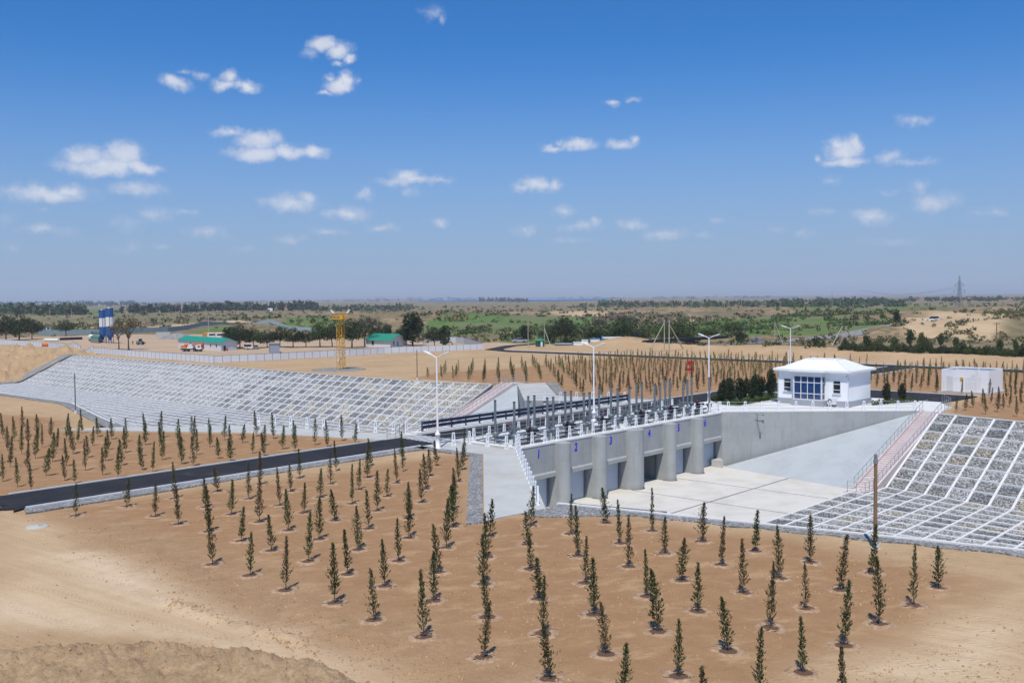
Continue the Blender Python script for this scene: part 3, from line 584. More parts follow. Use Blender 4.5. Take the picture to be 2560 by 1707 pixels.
# ------------------------------------------------------------------ roads
Zr = .03
def road(name, polys, z=Zr):
    m = MB()
    for P in polys: m.prism(P, z-.2, z)
    return struct(name, m, M_ASPH)
rag = [(-55.4, 7.75)]+[(-55.6-random.random()*2.2, y) for y in np.linspace(7.2, 13.2, 9)]+[(-54.8, 13.0)]
road('road', [[(-55.4, 7.75)]+rag[1:]+[(-17.23, 13.0), (-17.23, 7.75)], [(-17.2, 7.75), (17.2, 7.75), (17.2, 13.0), (-17.2, 13.0)],
              [(17.23, 7.75), (41.3, 7.75), (52.3, 7.75), (97, 7.75), (97, 13.0), (17.23, 13.0)], [(41.35, 7.72), (52.3, 7.72), (51.6, -16.4), (41.35, -15.6)]])
road('road', [[(97.03, -120), (101.6, -120), (101.6, 118), (97.03, 106)], [(101.63, 118), (101.63, 111), (106, 116), (121, 124.2), (160, 128), (160, 131), (119, 127.4)]])
m = MB(); m.box(-17.19, 17.19, 7.68, 7.74, .003, .1); struct('road_edge', m, M_DECK)
for (p, q) in (((-55.4, 7.62), (-21.6, 7.62)), ((-54.3, 13.12), (-21.2, 13.12)), ((25, 13.12), (97, 13.12)), ((41.2, -15.6), (41.2, 7.5)), ((52.42, 7.6), (51.75, -16.4)), ((52.5, 7.62), (97, 7.62)), ((102.2, -100), (102.2, 110))):
    d = Vector((q[0]-p[0], q[1]-p[1])); L = d.length; n = max(1, int(L/9.)); k = thing('kerb', {7.62: 'white kerb along near edge of the road', 13.12: 'white kerb along far edge of the road'}.get(p[1], 'white kerb edging the access road') + f' {"west" if p[0] < 0 else "east"} of the regulator'.replace(' west of the regulator', ' before the regulator').replace(' east of the regulator', ' beyond the regulator'), 'kerb', (p[0], p[1], 0))
    for i in range(n):
        a = Vector(p)+d*(i/n); b = Vector(p)+d*((i+1)/n-.0007*9/max(L/n, .1)); m = MB(); m.bar((a.x, a.y, .02), (b.x, b.y, .02), .14, .17); m.build('kerb_stone', M_WHITE, k, world=True)
cw = thing('crosswalk', 'white striped crosswalk painted on the asphalt before the deck', 'crosswalk', (-18.2, 10, Zr))
for k in range(8):
    m = MB(); y = 7.95+k*.63; m.box(-19.7+.05*k, -16.9, y, y+.36, Zr+.004, Zr+.008); m.build('stripe', M_WHITE, cw, world=True)
# ------------------------------------------------------------------ riprap banks in a white concrete lattice
def riprap_mat():
    g = NG('riprap stone'); p = g.pos(); t = g.attr('tint', 'Color')
    v = g.n('ShaderNodeTexVoronoi'); g.l(p, v.inputs['Vector']); v.inputs['Scale'].default_value = 5.5; sc = g.n('ShaderNodeSeparateColor'); g.l(v.outputs['Color'], sc.inputs[0])
    c = g.mix(1., t, g.mix(sc.outputs[0], (.6, .6, .6), (1.4, 1.39, 1.36)), 'MULTIPLY')
    c = g.mix(g.rng(v.outputs['Distance'], .45, .8), c, (.09, .09, .09))  # shade in the gaps between stones, put into the colour
    h = g.math('MULTIPLY', v.outputs['Distance'], -1); g.bump(h, 1., .14); return g.fin(c, .9, 0, .2)
M_RIP = riprap_mat()
def stone_mat():
    g = NG('riprap blocks'); t = g.attr('tint', 'Color'); n = g.noise(g.pos(), 6, 3)
    return g.fin(g.mix(g.rng(n, .3, .7), t, g.mix(.5, t, (.1, .1, .1))), .9, 0, .2)
M_STONE = stone_mat()
TINTS = {'g': (.44, .44, .44), 'd': (.25, .255, .26), 't': (.44, .405, .34), 'm': (.39, .39, .38)}
def tint_up(x, y, i, j):
    r = random.random()
    if y > 100: b = 'g'
    elif y > 80: b = 'd' if r < .8-(y-80)*.02 else 'g'
    elif y > 55: b = 'd' if r < .38 else ('t' if r < .75 else 'm')
    else: b = 't' if r < .7 else 'm'
    v = random.uniform(.85, 1.15); return tuple(c*v for c in TINTS[b])
def tint_dn(x, y, i, j):
    r = random.random(); b = 'd' if r < .22 else ('m' if r < .8 else ('t' if r < .9 else 'g')); v = random.uniform(.85, 1.1); return tuple(c*v for c in TINTS[b])
def lattice(name, label, ys, lines, zf, tint, beam_w, stones=0, lift=.09, late=0):
    """lines(y) gives the x of every long beam at that y, from crest to toe and across the bed"""
    root = thing(name, label, 'riprap bank', (lines(ys[0])[0], float(ys[0]), 0))
    X = np.array([lines(y) for y in ys]); V = []; Fc = []; T = []; P = lambda i, j: (X[i, j], ys[i], float(zf(X[i, j], ys[i])))
    S = []
    for i in range(len(ys)-1):
        for j in range(X.shape[1]-1):
            if i == 0 and j < late: continue
            q = [P(i, j), P(i+1, j), P(i+1, j+1), P(i, j+1)]; b = len(V); V += q; t = tint(q[0][0], q[0][1], i, j); T += [t+(1,)]; Fc.append((b, b+1, b+2, b+3)); S.append((q, t))
    if X[0, 0] > X[0, 1]: pass
    Fc = np.array(Fc); n = np.cross(np.array(V)[Fc[0, 1]]-np.array(V)[Fc[0, 0]], np.array(V)[Fc[0, 2]]-np.array(V)[Fc[0, 0]])
    if n[2] < 0: Fc = Fc[:, ::-1]
    L = np.array(root.location); me = mesh_np('stone_bed', np.array(V)-L, Fc, False, {'tint': ('FACE', np.array(T))}); tag(link_mesh('stone_bed', me, M_RIP, root), kind='stuff')
    for j in range(X.shape[1]):
        m = MB()
        for i in range(1 if j < late else 0, len(ys)-1): m.bar(P(i, j), P(i+1, j), beam_w, .2, lift=.2)
        m.build('long_beam', M_LATT, root, world=True)
    for i in range(len(ys)):
        m = MB()
        ks = [late if i == 0 else 0]+[j for j in range(late+1 if i == 0 else 1, X.shape[1]-1) if abs((P(i, j)[2]-P(i, j-1)[2])-(P(i, j+1)[2]-P(i, j)[2])) > .15]+[X.shape[1]-1]
        for a, b in zip(ks, ks[1:]): m.bar(P(i, a), P(i, b), beam_w, .2, lift=.17)
        m.build('cross_beam', M_LATT, root, world=True)
    if stones:
        base = np.array([(-1,-1,-1),(1,-1,-1),(1,1,-1),(-1,1,-1),(-.8,-.7,1),(.7,-.8,1),(.8,.7,1),(-.7,.8,1)], float)*.5
        fc = np.array([(0,3,2,1),(4,5,6,7),(0,1,5,4),(1,2,6,5),(2,3,7,6),(3,0,4,7)])
        rng = np.random.default_rng(3); SV, SF, ST = [], [], []; nb = 0
        for q, t in S:
            q = np.array(q); area = np.linalg.norm(np.cross(q[1]-q[0], q[3]-q[0])); k = int(area*stones)
            for _ in range(k):
                u, v = rng.random(2); c = q[0]*(1-u)*(1-v)+q[1]*u*(1-v)+q[2]*u*v+q[3]*(1-u)*v
                s = rng.uniform(.10, .25)*np.array([1, rng.uniform(.55, 1), rng.uniform(.35, .6)]); ax = rng.normal(0, .45, 3); ax[2] = rng.uniform(0, 6.3)
                R3 = np.array(Matrix.Rotation(ax[2], 3, 'Z') @ Matrix.Rotation(ax[0], 3, 'X') @ Matrix.Rotation(ax[1], 3, 'Y'))
                SV.append(((base+rng.normal(0, .1, (8, 3)))*s) @ R3.T + c + (0, 0, .03)); SF.append(fc+nb); nb += 8; g_ = rng.uniform(.55, 1.45); ST += [(t[0]*g_*rng.uniform(.94, 1.06), t[1]*g_, t[2]*g_*rng.uniform(.9, 1.08), 1)]*6
        me = mesh_np('stones', np.concatenate(SV)-L, np.concatenate(SF), False, {'tint': ('FACE', np.array(ST))}); tag(link_mesh('stones', me, M_STONE, root), kind='stuff')
    return root
M_LATT = concrete('lattice concrete', (.66, .66, .65), .15)
UY = list(np.arange(45.88, 187.5, 2.13))
def up_lines(y): return list(np.linspace(up_crest(y)-.1, up_toe(y), 9))+list(np.linspace(up_toe(y), up_toe_n(y), 13))[1:]+list(np.linspace(up_toe_n(y), up_crest_n(y)+.15, 6))[1:]
lattice('riprap_bank', 'long upstream channel bank of gray riprap in a white lattice, left of the deck', UY, up_lines, prof_up, tint_up, .2)
m = MB(); m.box(-16.5, 11.2, -17.52, -17.32, ZB-.2, ZB+.08); struct('edge_beam', m, M_LATT)
DY = [-17.5]+list(-19.2-np.arange(0, 20)*2.06)
def dn_lines(y): return list(np.linspace(dn_crest(y)-.1, dn_toe(y), 9))+list(np.linspace(dn_toe(y), dn_toe_n(y), 14))[1:]+list(np.linspace(dn_toe_n(y), dn_crest_n(y)+.15, 6))[1:]
lattice('riprap_bank', 'downstream channel bank of dark stones in white lattice, at right beside pink stairs', DY, dn_lines, prof_dn, tint_dn, .22, stones=17, late=9)
for (fn, ya, yb, s_, w) in ((dn_crest, -19, -70, 1, 1.0), (dn_crest_n, -18.2, -70, -1, .9), (up_crest_n, 42.5, 187, -1, 1.3), (up_crest, 46, 188, 1, .8)):
    yy = np.linspace(ya, yb, 40); P = [(float(fn(y))-.25*s_, y) for y in yy]+[(float(fn(y))+s_*(w+.25*math.sin(y*1.7)), y) for y in yy[::-1]]
    m = MB(); a = P[:40]; b = P[40:][::-1]
    for i in range(39): m.prism([a[i], a[i+1], b[i+1], b[i]], -.12, .012+.002*(s_ > 0))
    struct('gravel_strip', m, M_GRAVEL)
m = MB()
yy = np.linspace(188, 192.5, 4); xx = np.linspace(29, 9, 14)
for i in range(3):
    for j in range(13): m.quad(*[(x, y, float(bank(np.array(x), -24.6, -11., 14.5, 27.4))+.12) for x, y in ((xx[j], yy[i]), (xx[j], yy[i+1]), (xx[j+1], yy[i+1]), (xx[j+1], yy[i]))][::1])
struct('gravel_strip', m, M_GRAVEL)
# ------------------------------------------------------------------ stairs
def stairs(label, x_top, x_bot, y0, y1, posts_side):
    root = thing('staircase', label, 'stairs', (x_bot, (y0+y1)/2, ZB)); n = 40; dx = (x_top-x_bot)/n; dz = -ZB/n
    m = MB(); m.box(0, dx, -(y1-y0)/2, (y1-y0)/2, -.55, dz); st = m.mesh('step')
    for k in range(n): link_mesh('step', st, M_PINK, root, (k*dx, 0, k*dz))
    for yy in (y0-.14, y1+.14):
        m = MB(); m.bar((x_bot-.2, yy, ZB-.05), (x_top+.1, yy, -.05), .24, .75, lift=-.1); m.build('stringer', M_PINK, root, world=True)
    m = MB(); m.box(x_bot-2.2, x_bot-.01, y0-.25, y1+.25, ZB-.3, ZB+.09); m.build('landing', M_PINK, root, world=True)
    for yy in (y0-.1, y1+.1):
        m = MB(); m.tube((x_bot-.1, yy, ZB+1.15), (x_top+.3, yy, 1.15), .032, n=6); m.tube((x_top+.3, yy, 1.15), (x_top+1.6, yy, 1.15), .032, n=6); m.build('handrail', M_RAIL, root, world=True)
        m = MB(); m.tube((x_bot-.1, yy, ZB+.65), (x_top+.3, yy, .65), .02, n=5); m.build('midrail', M_RAIL, root, world=True)
        pm = MB().tube((0, 0, 0), (0, 0, 1.02), .022, n=5).mesh('post')
        for k in range(19): t = k/18; link_mesh('post', pm, M_RAIL, root, (t*(x_top-x_bot)+.05, yy-root.location[1], t*-ZB+.12))
    return root
stairs('long pink staircase climbing the downstream bank, right of the wing wall', 31.2, 13.1, -18.85, -17.05, 1)
stairs('pink staircase on the upstream bank behind the deck guardrail', 30.2, 14.4, 43.75, 45.6, 1)
m = MB(); m.box(30.2, 33.0, 43.5, 45.9, -.2, .03); struct('pavement', m, M_CONCL)
# ------------------------------------------------------------------ gate hoists
ORD = ['first', 'second', 'third', 'fourth', 'fifth', 'sixth']
def ped_mesh():
    m = MB(); m.lathe((0, 0, 0), [(.2, 0), (.2, .05), (.13, .06), (.15, .55), (.26, .62), (.32, .9), (.32, .98), (.18, 1.0), (.16, 1.08)], 12); return m.mesh('pedestal')
PED = ped_mesh()
STEM = MB().tube((0, 0, 1.0), (0, 0, 3.85), .115, n=10).mesh('stem_cover'); CAPM = MB().lathe((0, 0, 3.85), [(.13, 0), (.13, .05), (.07, .07)], 10).mesh('cap')
for b in range(6):
    xa, xb = STEMX[b]
    for row, (yy, nm) in enumerate(((1.2, 'front'), (3.5, 'rear'))):
        h = thing('gate_hoist', f'gray screw hoist with two stem tubes, {nm} row, above the {ORD[b]} bay from left', 'gate hoist', ((xa+xb)/2, yy, .0), 0, 'screw hoists on the regulator deck')
        w = (xb-xa)/2
        for s_ in (-w, w):
            p = link_mesh('pedestal', PED, M_STEELG, h, (s_, 0, .004)); st = link_mesh('stem_cover', STEM, M_STEELG, h, (s_, 0, 0)); link_mesh('cap', CAPM, M_BLACK, st)
            m = MB(); m.cbox((s_*.86, -.02, .92), (.42, .2, .2)); m.tube((s_*.86, -.02, .92), (s_*.7, -.02, .92), .07, n=8); m.build('bevel_gearbox', M_STEELG, h)
        m = MB(); m.tube((-w*.8, 0, .92), (w*.8, 0, .92), .045, n=8); m.build('drive_shaft', M_STEELG, h)
        m = MB(); m.box(-w+.25, w-.25, .16, .42, .35, .5); m.build('cross_beam', paint('blue gray beam', (.2, .25, .31), .45, .2), h)
        mat = M_BLACK if row == 0 else M_STEELG
        m = MB(); m.box(-.25, .25, -.22, .3, .004, .62); m.build('gear_stand', M_STEELG, h)
        m = MB(); m.cbox((0, 0, .95), (.5, .42, .5)); m.tube((.2, -.05, 1.0), (.75, -.15, 1.05), .15, n=10); m.tube((-.1, .1, 1.2), (-.1, .1, 1.42), .12, n=10); m.cbox((.1, -.3, .95), (.26, .2, .3)); m.tube((-.25, -.1, .9), (-.55, -.2, .85), .1, n=8)
        a = m.build('actuator', mat, h)
        m = MB(); R_ = .24
        for k in range(14):
            t0, t1 = 2*math.pi*k/14, 2*math.pi*(k+1)/14; m.tube((-.3+0, .34+.0, 1.05) if False else (-.28, R_*math.cos(t0), 1.0+R_*math.sin(t0)), (-.28, R_*math.cos(t1), 1.0+R_*math.sin(t1)), .022, n=5)
        m.tube((-.28, -R_, 1), (-.28, R_, 1), .016, n=5); m.tube((-.28, 0, 1-R_), (-.28, 0, 1+R_), .016, n=5); m.build('handwheel', mat, a)
        m = MB(); m.tube((-.1, .1, 1.42), (-.1, .1, 1.55), .07, .05, n=8); m.build('indicator_cap', M_RED, a)
# ------------------------------------------------------------------ railings
def post_mesh():
    m = MB()
    for s_ in (-1, 1): m._add([(s_*.17-.045, -.05, 0), (s_*.17+.045, -.05, 0), (s_*.17+.045, .05, 0), (s_*.17-.045, .05, 0), (s_*.085-.04, -.05, 1.1), (s_*.085+.04, -.05, 1.1), (s_*.085+.04, .05, 1.1), (s_*.085-.04, .05, 1.1)], [(0,3,2,1),(4,5,6,7),(0,1,5,4),(1,2,6,5),(2,3,7,6),(3,0,4,7)])
    m.box(-.13, .13, -.055, .055, .32, .5); m.box(-.13, .13, -.055, .055, 1.06, 1.16); m.box(-.22, .22, -.09, .09, 0, .08); return m.mesh('post')
POSTM = post_mesh(); M_POST = paint('post white', (.82, .83, .84), .5, 0, .05)
def railing(label, pts, step=2.0, posts=True, rails=(.38, .72, 1.08), r=.02, mat=None, z=.02):
    root = thing('railing', label, 'railing', (pts[0][0], pts[0][1], z)); L = Vector((pts[0][0], pts[0][1]))
    for hgt in rails:
        m = MB()
        for a, b in zip(pts, pts[1:]): m.tube((a[0]-L.x, a[1]-L.y, hgt), (b[0]-L.x, b[1]-L.y, hgt), r, n=6)
        m.build('rail', mat or M_RAIL, root)
    thin = MB().tube((0, 0, 0), (0, 0, 1.08), .03, n=6).mesh('post') if not posts else None
    for a, b in zip(pts, pts[1:]):
        d = Vector((b[0]-a[0], b[1]-a[1])); n = max(1, round(d.length/step)); ang = math.atan2(d.y, d.x)
        for k in range(n+1):
            if k == n and b is not pts[-1]: continue
            q = Vector((a[0], a[1]))-L+d*(k/n); o = link_mesh('post', POSTM if posts else thin, M_POST if posts else M_RAIL, root, (q.x, q.y, 0)); o.rotation_euler = (0, 0, ang)
    return root
railing('white post railing along the front deck edge above the gate numbers', [(-16.6, .42), (16.9, .42)], 1.72, z=.0)
railing('white post railing between the hoists and the deck road', [(-16.2, 6.3), (16.6, 6.3)], 2.05, z=.0)
railing('thin gray pipe railing beside the deck road', [(-16.2, 7.2), (17.0, 7.2)], 2.05, posts=False, rails=(.55, 1.0), r=.016, z=.0)
railing('white post railing on the upstream deck edge behind the guardrail', [(-16.8, 14.85), (16.8, 14.85)], 2.6, z=.0)
railing('white railing along the right wing wall before the white control house', [(17.2, .35), (17.7, -.4), (31.0, -16.2)], 1.95)
railing('white railing down the near left wing wall, seen end on', [(-17.6, -.1), (-33.9, -16.7)], 1.85)
railing('white railing round the near corner of the deck by the first hoist', [(-21.2, 5.9), (-18.0, 5.1), (-18.2, .4), (-16.7, .42)], 1.9)
railing('white railing on the upstream wall left behind the deck, over the plantation', [(-17.8, 15.6), (-22.4, 31.5)], 2.2)
railing('white railing on the far upstream wing wall behind the hoist stems', [(13.3, 25.5), (20.0, 15.5)], 2.1)
railing('gray pipe railing at the head of the downstream stairs', [(32.8, -18.8), (36.8, -18.1), (41, -15.7)], 1.2, posts=False, rails=(.6, 1.08))
railing('gray pipe railing at the head of the upstream stairs', [(30.6, 45.9), (33.2, 45.9), (33.2, 43.3)], 1.2, posts=False, rails=(.6, 1.08))
railing('gray railing at the upstream left corner of the deck by the crosswalk', [(-17.1, 14.9), (-19.5, 13.4), (-20.6, 13.3)], 1.2, posts=False)
railing('gray railing guarding the landing at the foot of the stairs', [(11.0, -17.2), (11.0, -18.95), (12.9, -18.95)], 1.0, posts=False, rails=(.6, 1.05), z=ZB+.09)
# guardrail with two W beams
gr = thing('guardrail', 'double dark blue crash guardrail along the upstream side of the deck road', 'guardrail', (-15.9, 13.55, .2))
for zc in (.42, .82):
    m = MB(); pr = [(0, -.16), (-.08, -.1), (-.08, -.04), (0, 0), (-.08, .04), (-.08, .1), (0, .16)]
    V = [(x, y, z+zc) for x in (0, 34.0) for y, z in pr]; n = len(pr)
    m._add(V, [(k, n+k, n+k+1, k+1) for k in range(n-1)]); V2 = [(x, y+.012, z) for x, y, z in V]; m._add(V2, [(k, k+1, n+k+1, n+k) for k in range(n-1)]); m.build('beam', M_NAVY, gr)
pm = MB().box(-.05, .05, .02, .14, 0, .98).mesh('post'); bl = MB().cbox((0, -.1, .42), (.1, .05, .1)).mesh('reflector')
for k in range(18): o = link_mesh('post', pm, M_NAVY, gr, (k*2., 0, .002)); link_mesh('reflector', bl, M_BLACK, o)
# ------------------------------------------------------------------ street lamps
def lamp(x, y, label, z=.0, hgt=7.9):
    t = thing('street_lamp', label, 'street lamp', (x, y, z), 0, 'white double arm street lamps')
    m = MB(); m.lathe((0, 0, 0), [(.3, 0), (.3, .12), (.17, .14), (.16, 1.1), (.24, 1.16), (.24, 1.3), (.12, 1.42), (.11, 1.6)], 14); m.build('base', M_POST, t)
    m = MB(); m.tube((0, 0, 1.55), (0, 0, hgt), .10, .065, n=10); m.build('pole', M_POST, t)
    for s_ in (1, -1):
        m = MB(); m.tube((0, 0, hgt-.02), (0, s_*.75, hgt+.26), .045, n=8); a = m.build('arm', M_POST, t)
        m = MB(); m._add([(-.06, s_*.7, hgt+.2), (.06, s_*.7, hgt+.2), (.15, s_*1.05, hgt+.32), (.12, s_*1.5, hgt+.47), (-.12, s_*1.5, hgt+.47), (-.15, s_*1.05, hgt+.32)]+[(-.06, s_*.7, hgt+.3), (.06, s_*.7, hgt+.3), (.15, s_*1.05, hgt+.42), (.1, s_*1.5, hgt+.53), (-.1, s_*1.5, hgt+.53), (-.15, s_*1.05, hgt+.42)],
                [(0,1,2,3,4,5)[::-1], (6,7,8,9,10,11)]+[(k, (k+1) % 6, 6+(k+1) % 6, 6+k) for k in range(6)]); m.build('lamp_head', M_POST, a)
    return t
lamp(-21.7, 5.3, 'white double arm street lamp at the near end of the deck by the crosswalk', .02)
lamp(-.3, 4.7, 'white double arm street lamp rising from the middle of the hoist deck')
lamp(24.7, 6.3, 'white double arm street lamp at the far end of the deck by the shrubs', .02)
lamp(61.7, 14.2, 'white double arm street lamp farthest back, behind the control house roof', -.05)
def survey_pole(px, py, ptop, label, mat, r=.1, extra=True, foot=True):
    x, y = W(px, py); d = np.dot(np.array([x, y, 0])-CAM, CF); h = (py-ptop)*d/FPX
    t = thing('security_pole', label, 'pole', (x, y, gz(x, y)-.02))
    m = MB(); m.tube((0, 0, 0), (0, 0, h), r, r*.8, n=10); m.build('shaft', mat, t)
    m = MB(); m.lathe((0, 0, h-.35), [(r*1.1, 0), (r*1.1, .2), (r*.6, .35), (r*.9, .42), (r*.6, .5)], 10); m.build('top_fitting', M_GALV, t)
    m = MB(); m.lathe((0, 0, 0), [(r*3, -.2), (r*3, .06), (r*1.8, .1), (r*1.6, .35), (r*1.1, .36)], 12); m.build('foot', M_CONCL, t)
    if extra:
        a = HEAD+math.pi/2; m = MB(); m.tube((0, 0, h*.78), (math.cos(a)*.42, math.sin(a)*.42, h*.77), .03, n=6); m.cbox((math.cos(a)*.5, math.sin(a)*.5, h*.765), (.16, .16, .1)); m.build('camera_arm', M_WHITE, t)
    return t
survey_pole(2188, 1366, 1136, 'brown pole with small white camera arm, at right before the riprap', M_WOOD, .105)
survey_pole(189, 1031, 933, 'slim dark gray pole at left on the soil bank above the riprap', M_STEELG, .075)
survey_pole(1043, 948, 875, 'slim brown pole at the edge of the bare plantation behind the riprap', M_WOOD, .085)
# brackets with sensors on the walls
def wall_bracket(x, y, z, rz, label):
    t = thing('wall_bracket', label, 'bracket', (x, y, z), rz); m = MB(); m.tube((0, 0, 0), (0, -.25, .1), .03, n=6); m.tube((0, -.25, .1), (.55, -.3, .15), .03, n=6); m.tube((0, -.25, .1), (-.3, -.3, .3), .03, n=6); m.cbox((.62, -.3, .1), (.22, .12, .12)); m.build('arm', M_STEELG, t)
    m = MB(); m.path([(0, -.06, 0), (.05, -.05, -.9), (.3, -.05, -1.9)], .022, 5); m.build('cable', M_STEELG, t); m = MB(); m.cbox((.33, -.06, -2.05), (.2, .06, .34)); m.build('gauge', M_STEELG, t)
wall_bracket(.75, .11, -.35, 0, 'dark sensor bracket with cable beside the number 4')
wall_bracket(19.4, -3.05, -.35, math.radians(-49.8), 'dark sensor bracket with cable on the right wing wall')
# ------------------------------------------------------------------ control house
def siding():
    g = NG('white siding'); p = g.pos(); sp = g.n('ShaderNodeSeparateXYZ'); g.l(p, sp.inputs[0])
    w = g.math('FRACT', g.math('MULTIPLY', sp.outputs[2], 2.2)); line = g.rng(g.math('ABSOLUTE', g.math('SUBTRACT', w, .5)), .47, .5)
    c = g.mix(g.math('MULTIPLY', g.rng(g.noise(p, .8, 4), .4, .7), .15), (.86, .87, .88), (.76, .78, .8)); c = g.mix(g.math('MULTIPLY', line, .35), c, (.6, .62, .65)); g.bump(line, -.3, .01)
    return g.fin(c, .6, 0, .3)
M_SIDE = siding(); M_ROOF = paint('white roof sheet', (.78, .79, .80), .45, 0, .05); M_PLINTH = concrete('plinth stone', (.34, .36, .39), .3)
g = NG('blue window glass'); gn = g.noise(g.scale(g.pos(), (1, 1, 1.6)), 1.6, 3); M_BGLASS = g.fin(g.mix(g.rng(gn, .35, .65), (.006, .022, .08), (.012, .055, .18)), .07, 0, .8)
hs = thing('control_house', 'small white control house with hip roof and blue glazed bay window', 'house', (32.7, -4.7, .02))
hx0, hx1, hy0, hy1 = 29.6, 35.9, -9.1, -.4
def hp(name, m, mat, par=None):
    o = m.build(name, mat, None); o.parent = par or hs
    L = hs.location; me = o.data
    for v in me.vertices: v.co -= L
    return o
m = MB(); m.box(hx0-.1, hx1+.1, hy0-.1, hy1+.1, .022, .7); m.box(hx0-1.05, hx0-.11, -6.55, -2.5, .022, .68); hp('plinth', m, M_PLINTH)
m = MB(); m.box(hx0, hx1, hy0, hy1, .702, 4.2); hp('wall', m, M_SIDE)
m = MB(); m.box(hx0-1.3, hx1+.55, hy0-.55, hy1+.55, 4.2, 4.202)
e0, e1, f0, f1 = hx0-.5, hx1+.5, hy0-.5, hy1+.5
m = MB()
fas = [(e0, f0), (e1, f0), (e1, f1), (e0, f1), (e0, -2.3), (e0-.75, -2.3), (e0-.75, -6.75), (e0, -6.75)]
m.prism(fas, 4.0, 4.22); rz, rt = 4.225, 5.35; A, B = (e0+2.6, f0+3.2), (e0+2.6, f1-3.2); C, D = (e1-2.6, f0+3.2), (e1-2.6, f1-3.2)
def ring(i, z): return [(e0+i, f0+i, z), (e1-i, f0+i, z), (e1-i, f1-i, z), (e0+i, f1-i, z)]
V = ring(.03, rz)+ring(1.0, 4.46)+[(e0+2.7, f0+2.9, rt), (e1-2.7, f0+2.9, rt), (e1-2.7, f1-2.9, rt), (e0+2.7, f1-2.9, rt)]
m._add(V, [(a+4*k, (a+1) % 4+4*k, (a+1) % 4+4*k+4, a+4*k+4) for k in range(2) for a in range(4)]+[(8, 9, 10, 11)]); rf = hp('roof', m, M_ROOF)
m = MB()
for a in range(4):
    for k in range(2): m.bar(V[a+4*k], V[a+4*k+4], .12, .05, lift=.5)
    m.bar(V[8+a], V[8+(a+1) % 4], .12, .05, lift=.5)
hp('ridge_cap', m, M_ROOF, rf)
m = MB()
for yy in np.arange(f0+1.4, f1-1.2, .9): m.bar((e0+1.02, yy, 4.475), (e0+2.66, yy+(0 if f0+2.9 < yy < f1-2.9 else (.0)), 4.475+(rt-4.46)*.96) if f0+2.8 < yy < f1-2.8 else (e0+1.5, yy, 4.475+(rt-4.46)*.28), .03, .03, lift=.5)
tag(hp('roof_seams', m, M_ROOF, rf), kind='stuff')
for yy in (f0+.1, f1-.1): m = MB(); m.tube((e0+.45, yy+(.35 if yy < -5 else -.35), .1), (e0+.45, yy+(.35 if yy < -5 else -.35), 4.0), .045, n=8); hp('downpipe', m, M_WHITE)
m = MB(); m.tube((33.5, .3, 4.2), (33.5, .3, 6.2), .05, n=8); hp('vent_pipe', m, M_WHITE)
# bay window
bx = hx0-.85; by0, by1 = -6.3, -2.7
m = MB(); m.box(bx-.02, hx0-.002, by0, by1, 3.45, 3.998); m.box(bx-.04, hx0-.002, by0-.03, by1+.03, .685, .82)
for yy in (by0, by1-.14): m.box(bx, bx+.14, yy, yy+.14, .82, 3.45)
bay = hp('bay_frame', m, M_WHITE)
ys = np.linspace(by0+.14, by1-.14, 5); zs = [.82, 1.45, 2.75, 3.45]
for i in range(4):
    for j in range(3):
        m = MB(); m.box(bx+.05, bx+.07, ys[i]+.04, ys[i+1]-.04, zs[j]+.04, zs[j+1]-.04); o = hp('pane', m, M_BGLASS, bay); 
m = MB()
for yy in ys[1:-1]: m.box(bx+.03, bx+.1, yy-.045, yy+.045, .82, 3.45)
for zz in zs[1:-1]: m.box(bx+.025, bx+.105, by0+.14, by1-.14, zz-.045, zz+.045)
for zz in zs[1:-1]:
    m.box(bx+.14, hx0-.01, by0+.03, by0+.1, zz-.045, zz+.045); m.box(bx+.14, hx0-.01, by1-.1, by1-.03, zz-.045, zz+.045)
hp('mullions', m, M_WHITE, bay)
for j in range(3):
    for yy in (by0+.05, by1-.07):
        m = MB(); m.box(bx+.16, hx0-.03, yy, yy+.02, zs[j]+.04, zs[j+1]-.04); hp('pane', m, M_BGLASS, bay)
for yc in (-1.55, -7.75):
    m = MB(); m.box(hx0-.03, hx0+.02, yc-.48, yc+.48, 1.55, 3.05); fr = hp('window', m, M_WHITE)
    for za, zb in ((1.62, 1.95), (2.03, 2.62), (2.7, 2.99)):
        m = MB(); m.box(hx0-.034, hx0-.031, yc-.4, yc+.4, za, zb); hp('pane', m, M_GLASSD, fr)
    m = MB(); m.box(hx0-.14, hx0-.031, yc-.52, yc+.52, 1.48, 1.55); hp('sill', m, M_WHITE, fr)
m = MB(); m.tube((hx0-.02, -8.95, 3.65), (hx0-.16, -8.95, 3.62), .04, n=8); m.tube((hx0-.16, -8.95, 3.62), (hx0-.2, -8.95, 3.55), .06, n=8); hp('dome_camera', m, M_GALV)
ac = thing('air_conditioner', 'white outdoor air conditioner unit on the control house plinth', 'air conditioner', (hx0-.32, -7.3, .35))
m = MB(); m.box(-.2, .19, -.5, .5, 0, .68); m.build('case', M_WHITE, ac)
m = MB(); m.tube((-.2, .18, .35), (-.215, .18, .35), .27, n=20); m.build('fan_grille', M_STEELG, ac); m = MB(); m.tube((-.216, .18, .35), (-.23, .18, .35), .08, n=12); m.build('fan_hub', M_WHITE, ac)
for yy in (-.35, .35):
    m = MB(); m.box(-.19, .2, yy-.03, yy+.03, -.06, -.002); m.build('bracket', M_GALV, ac)
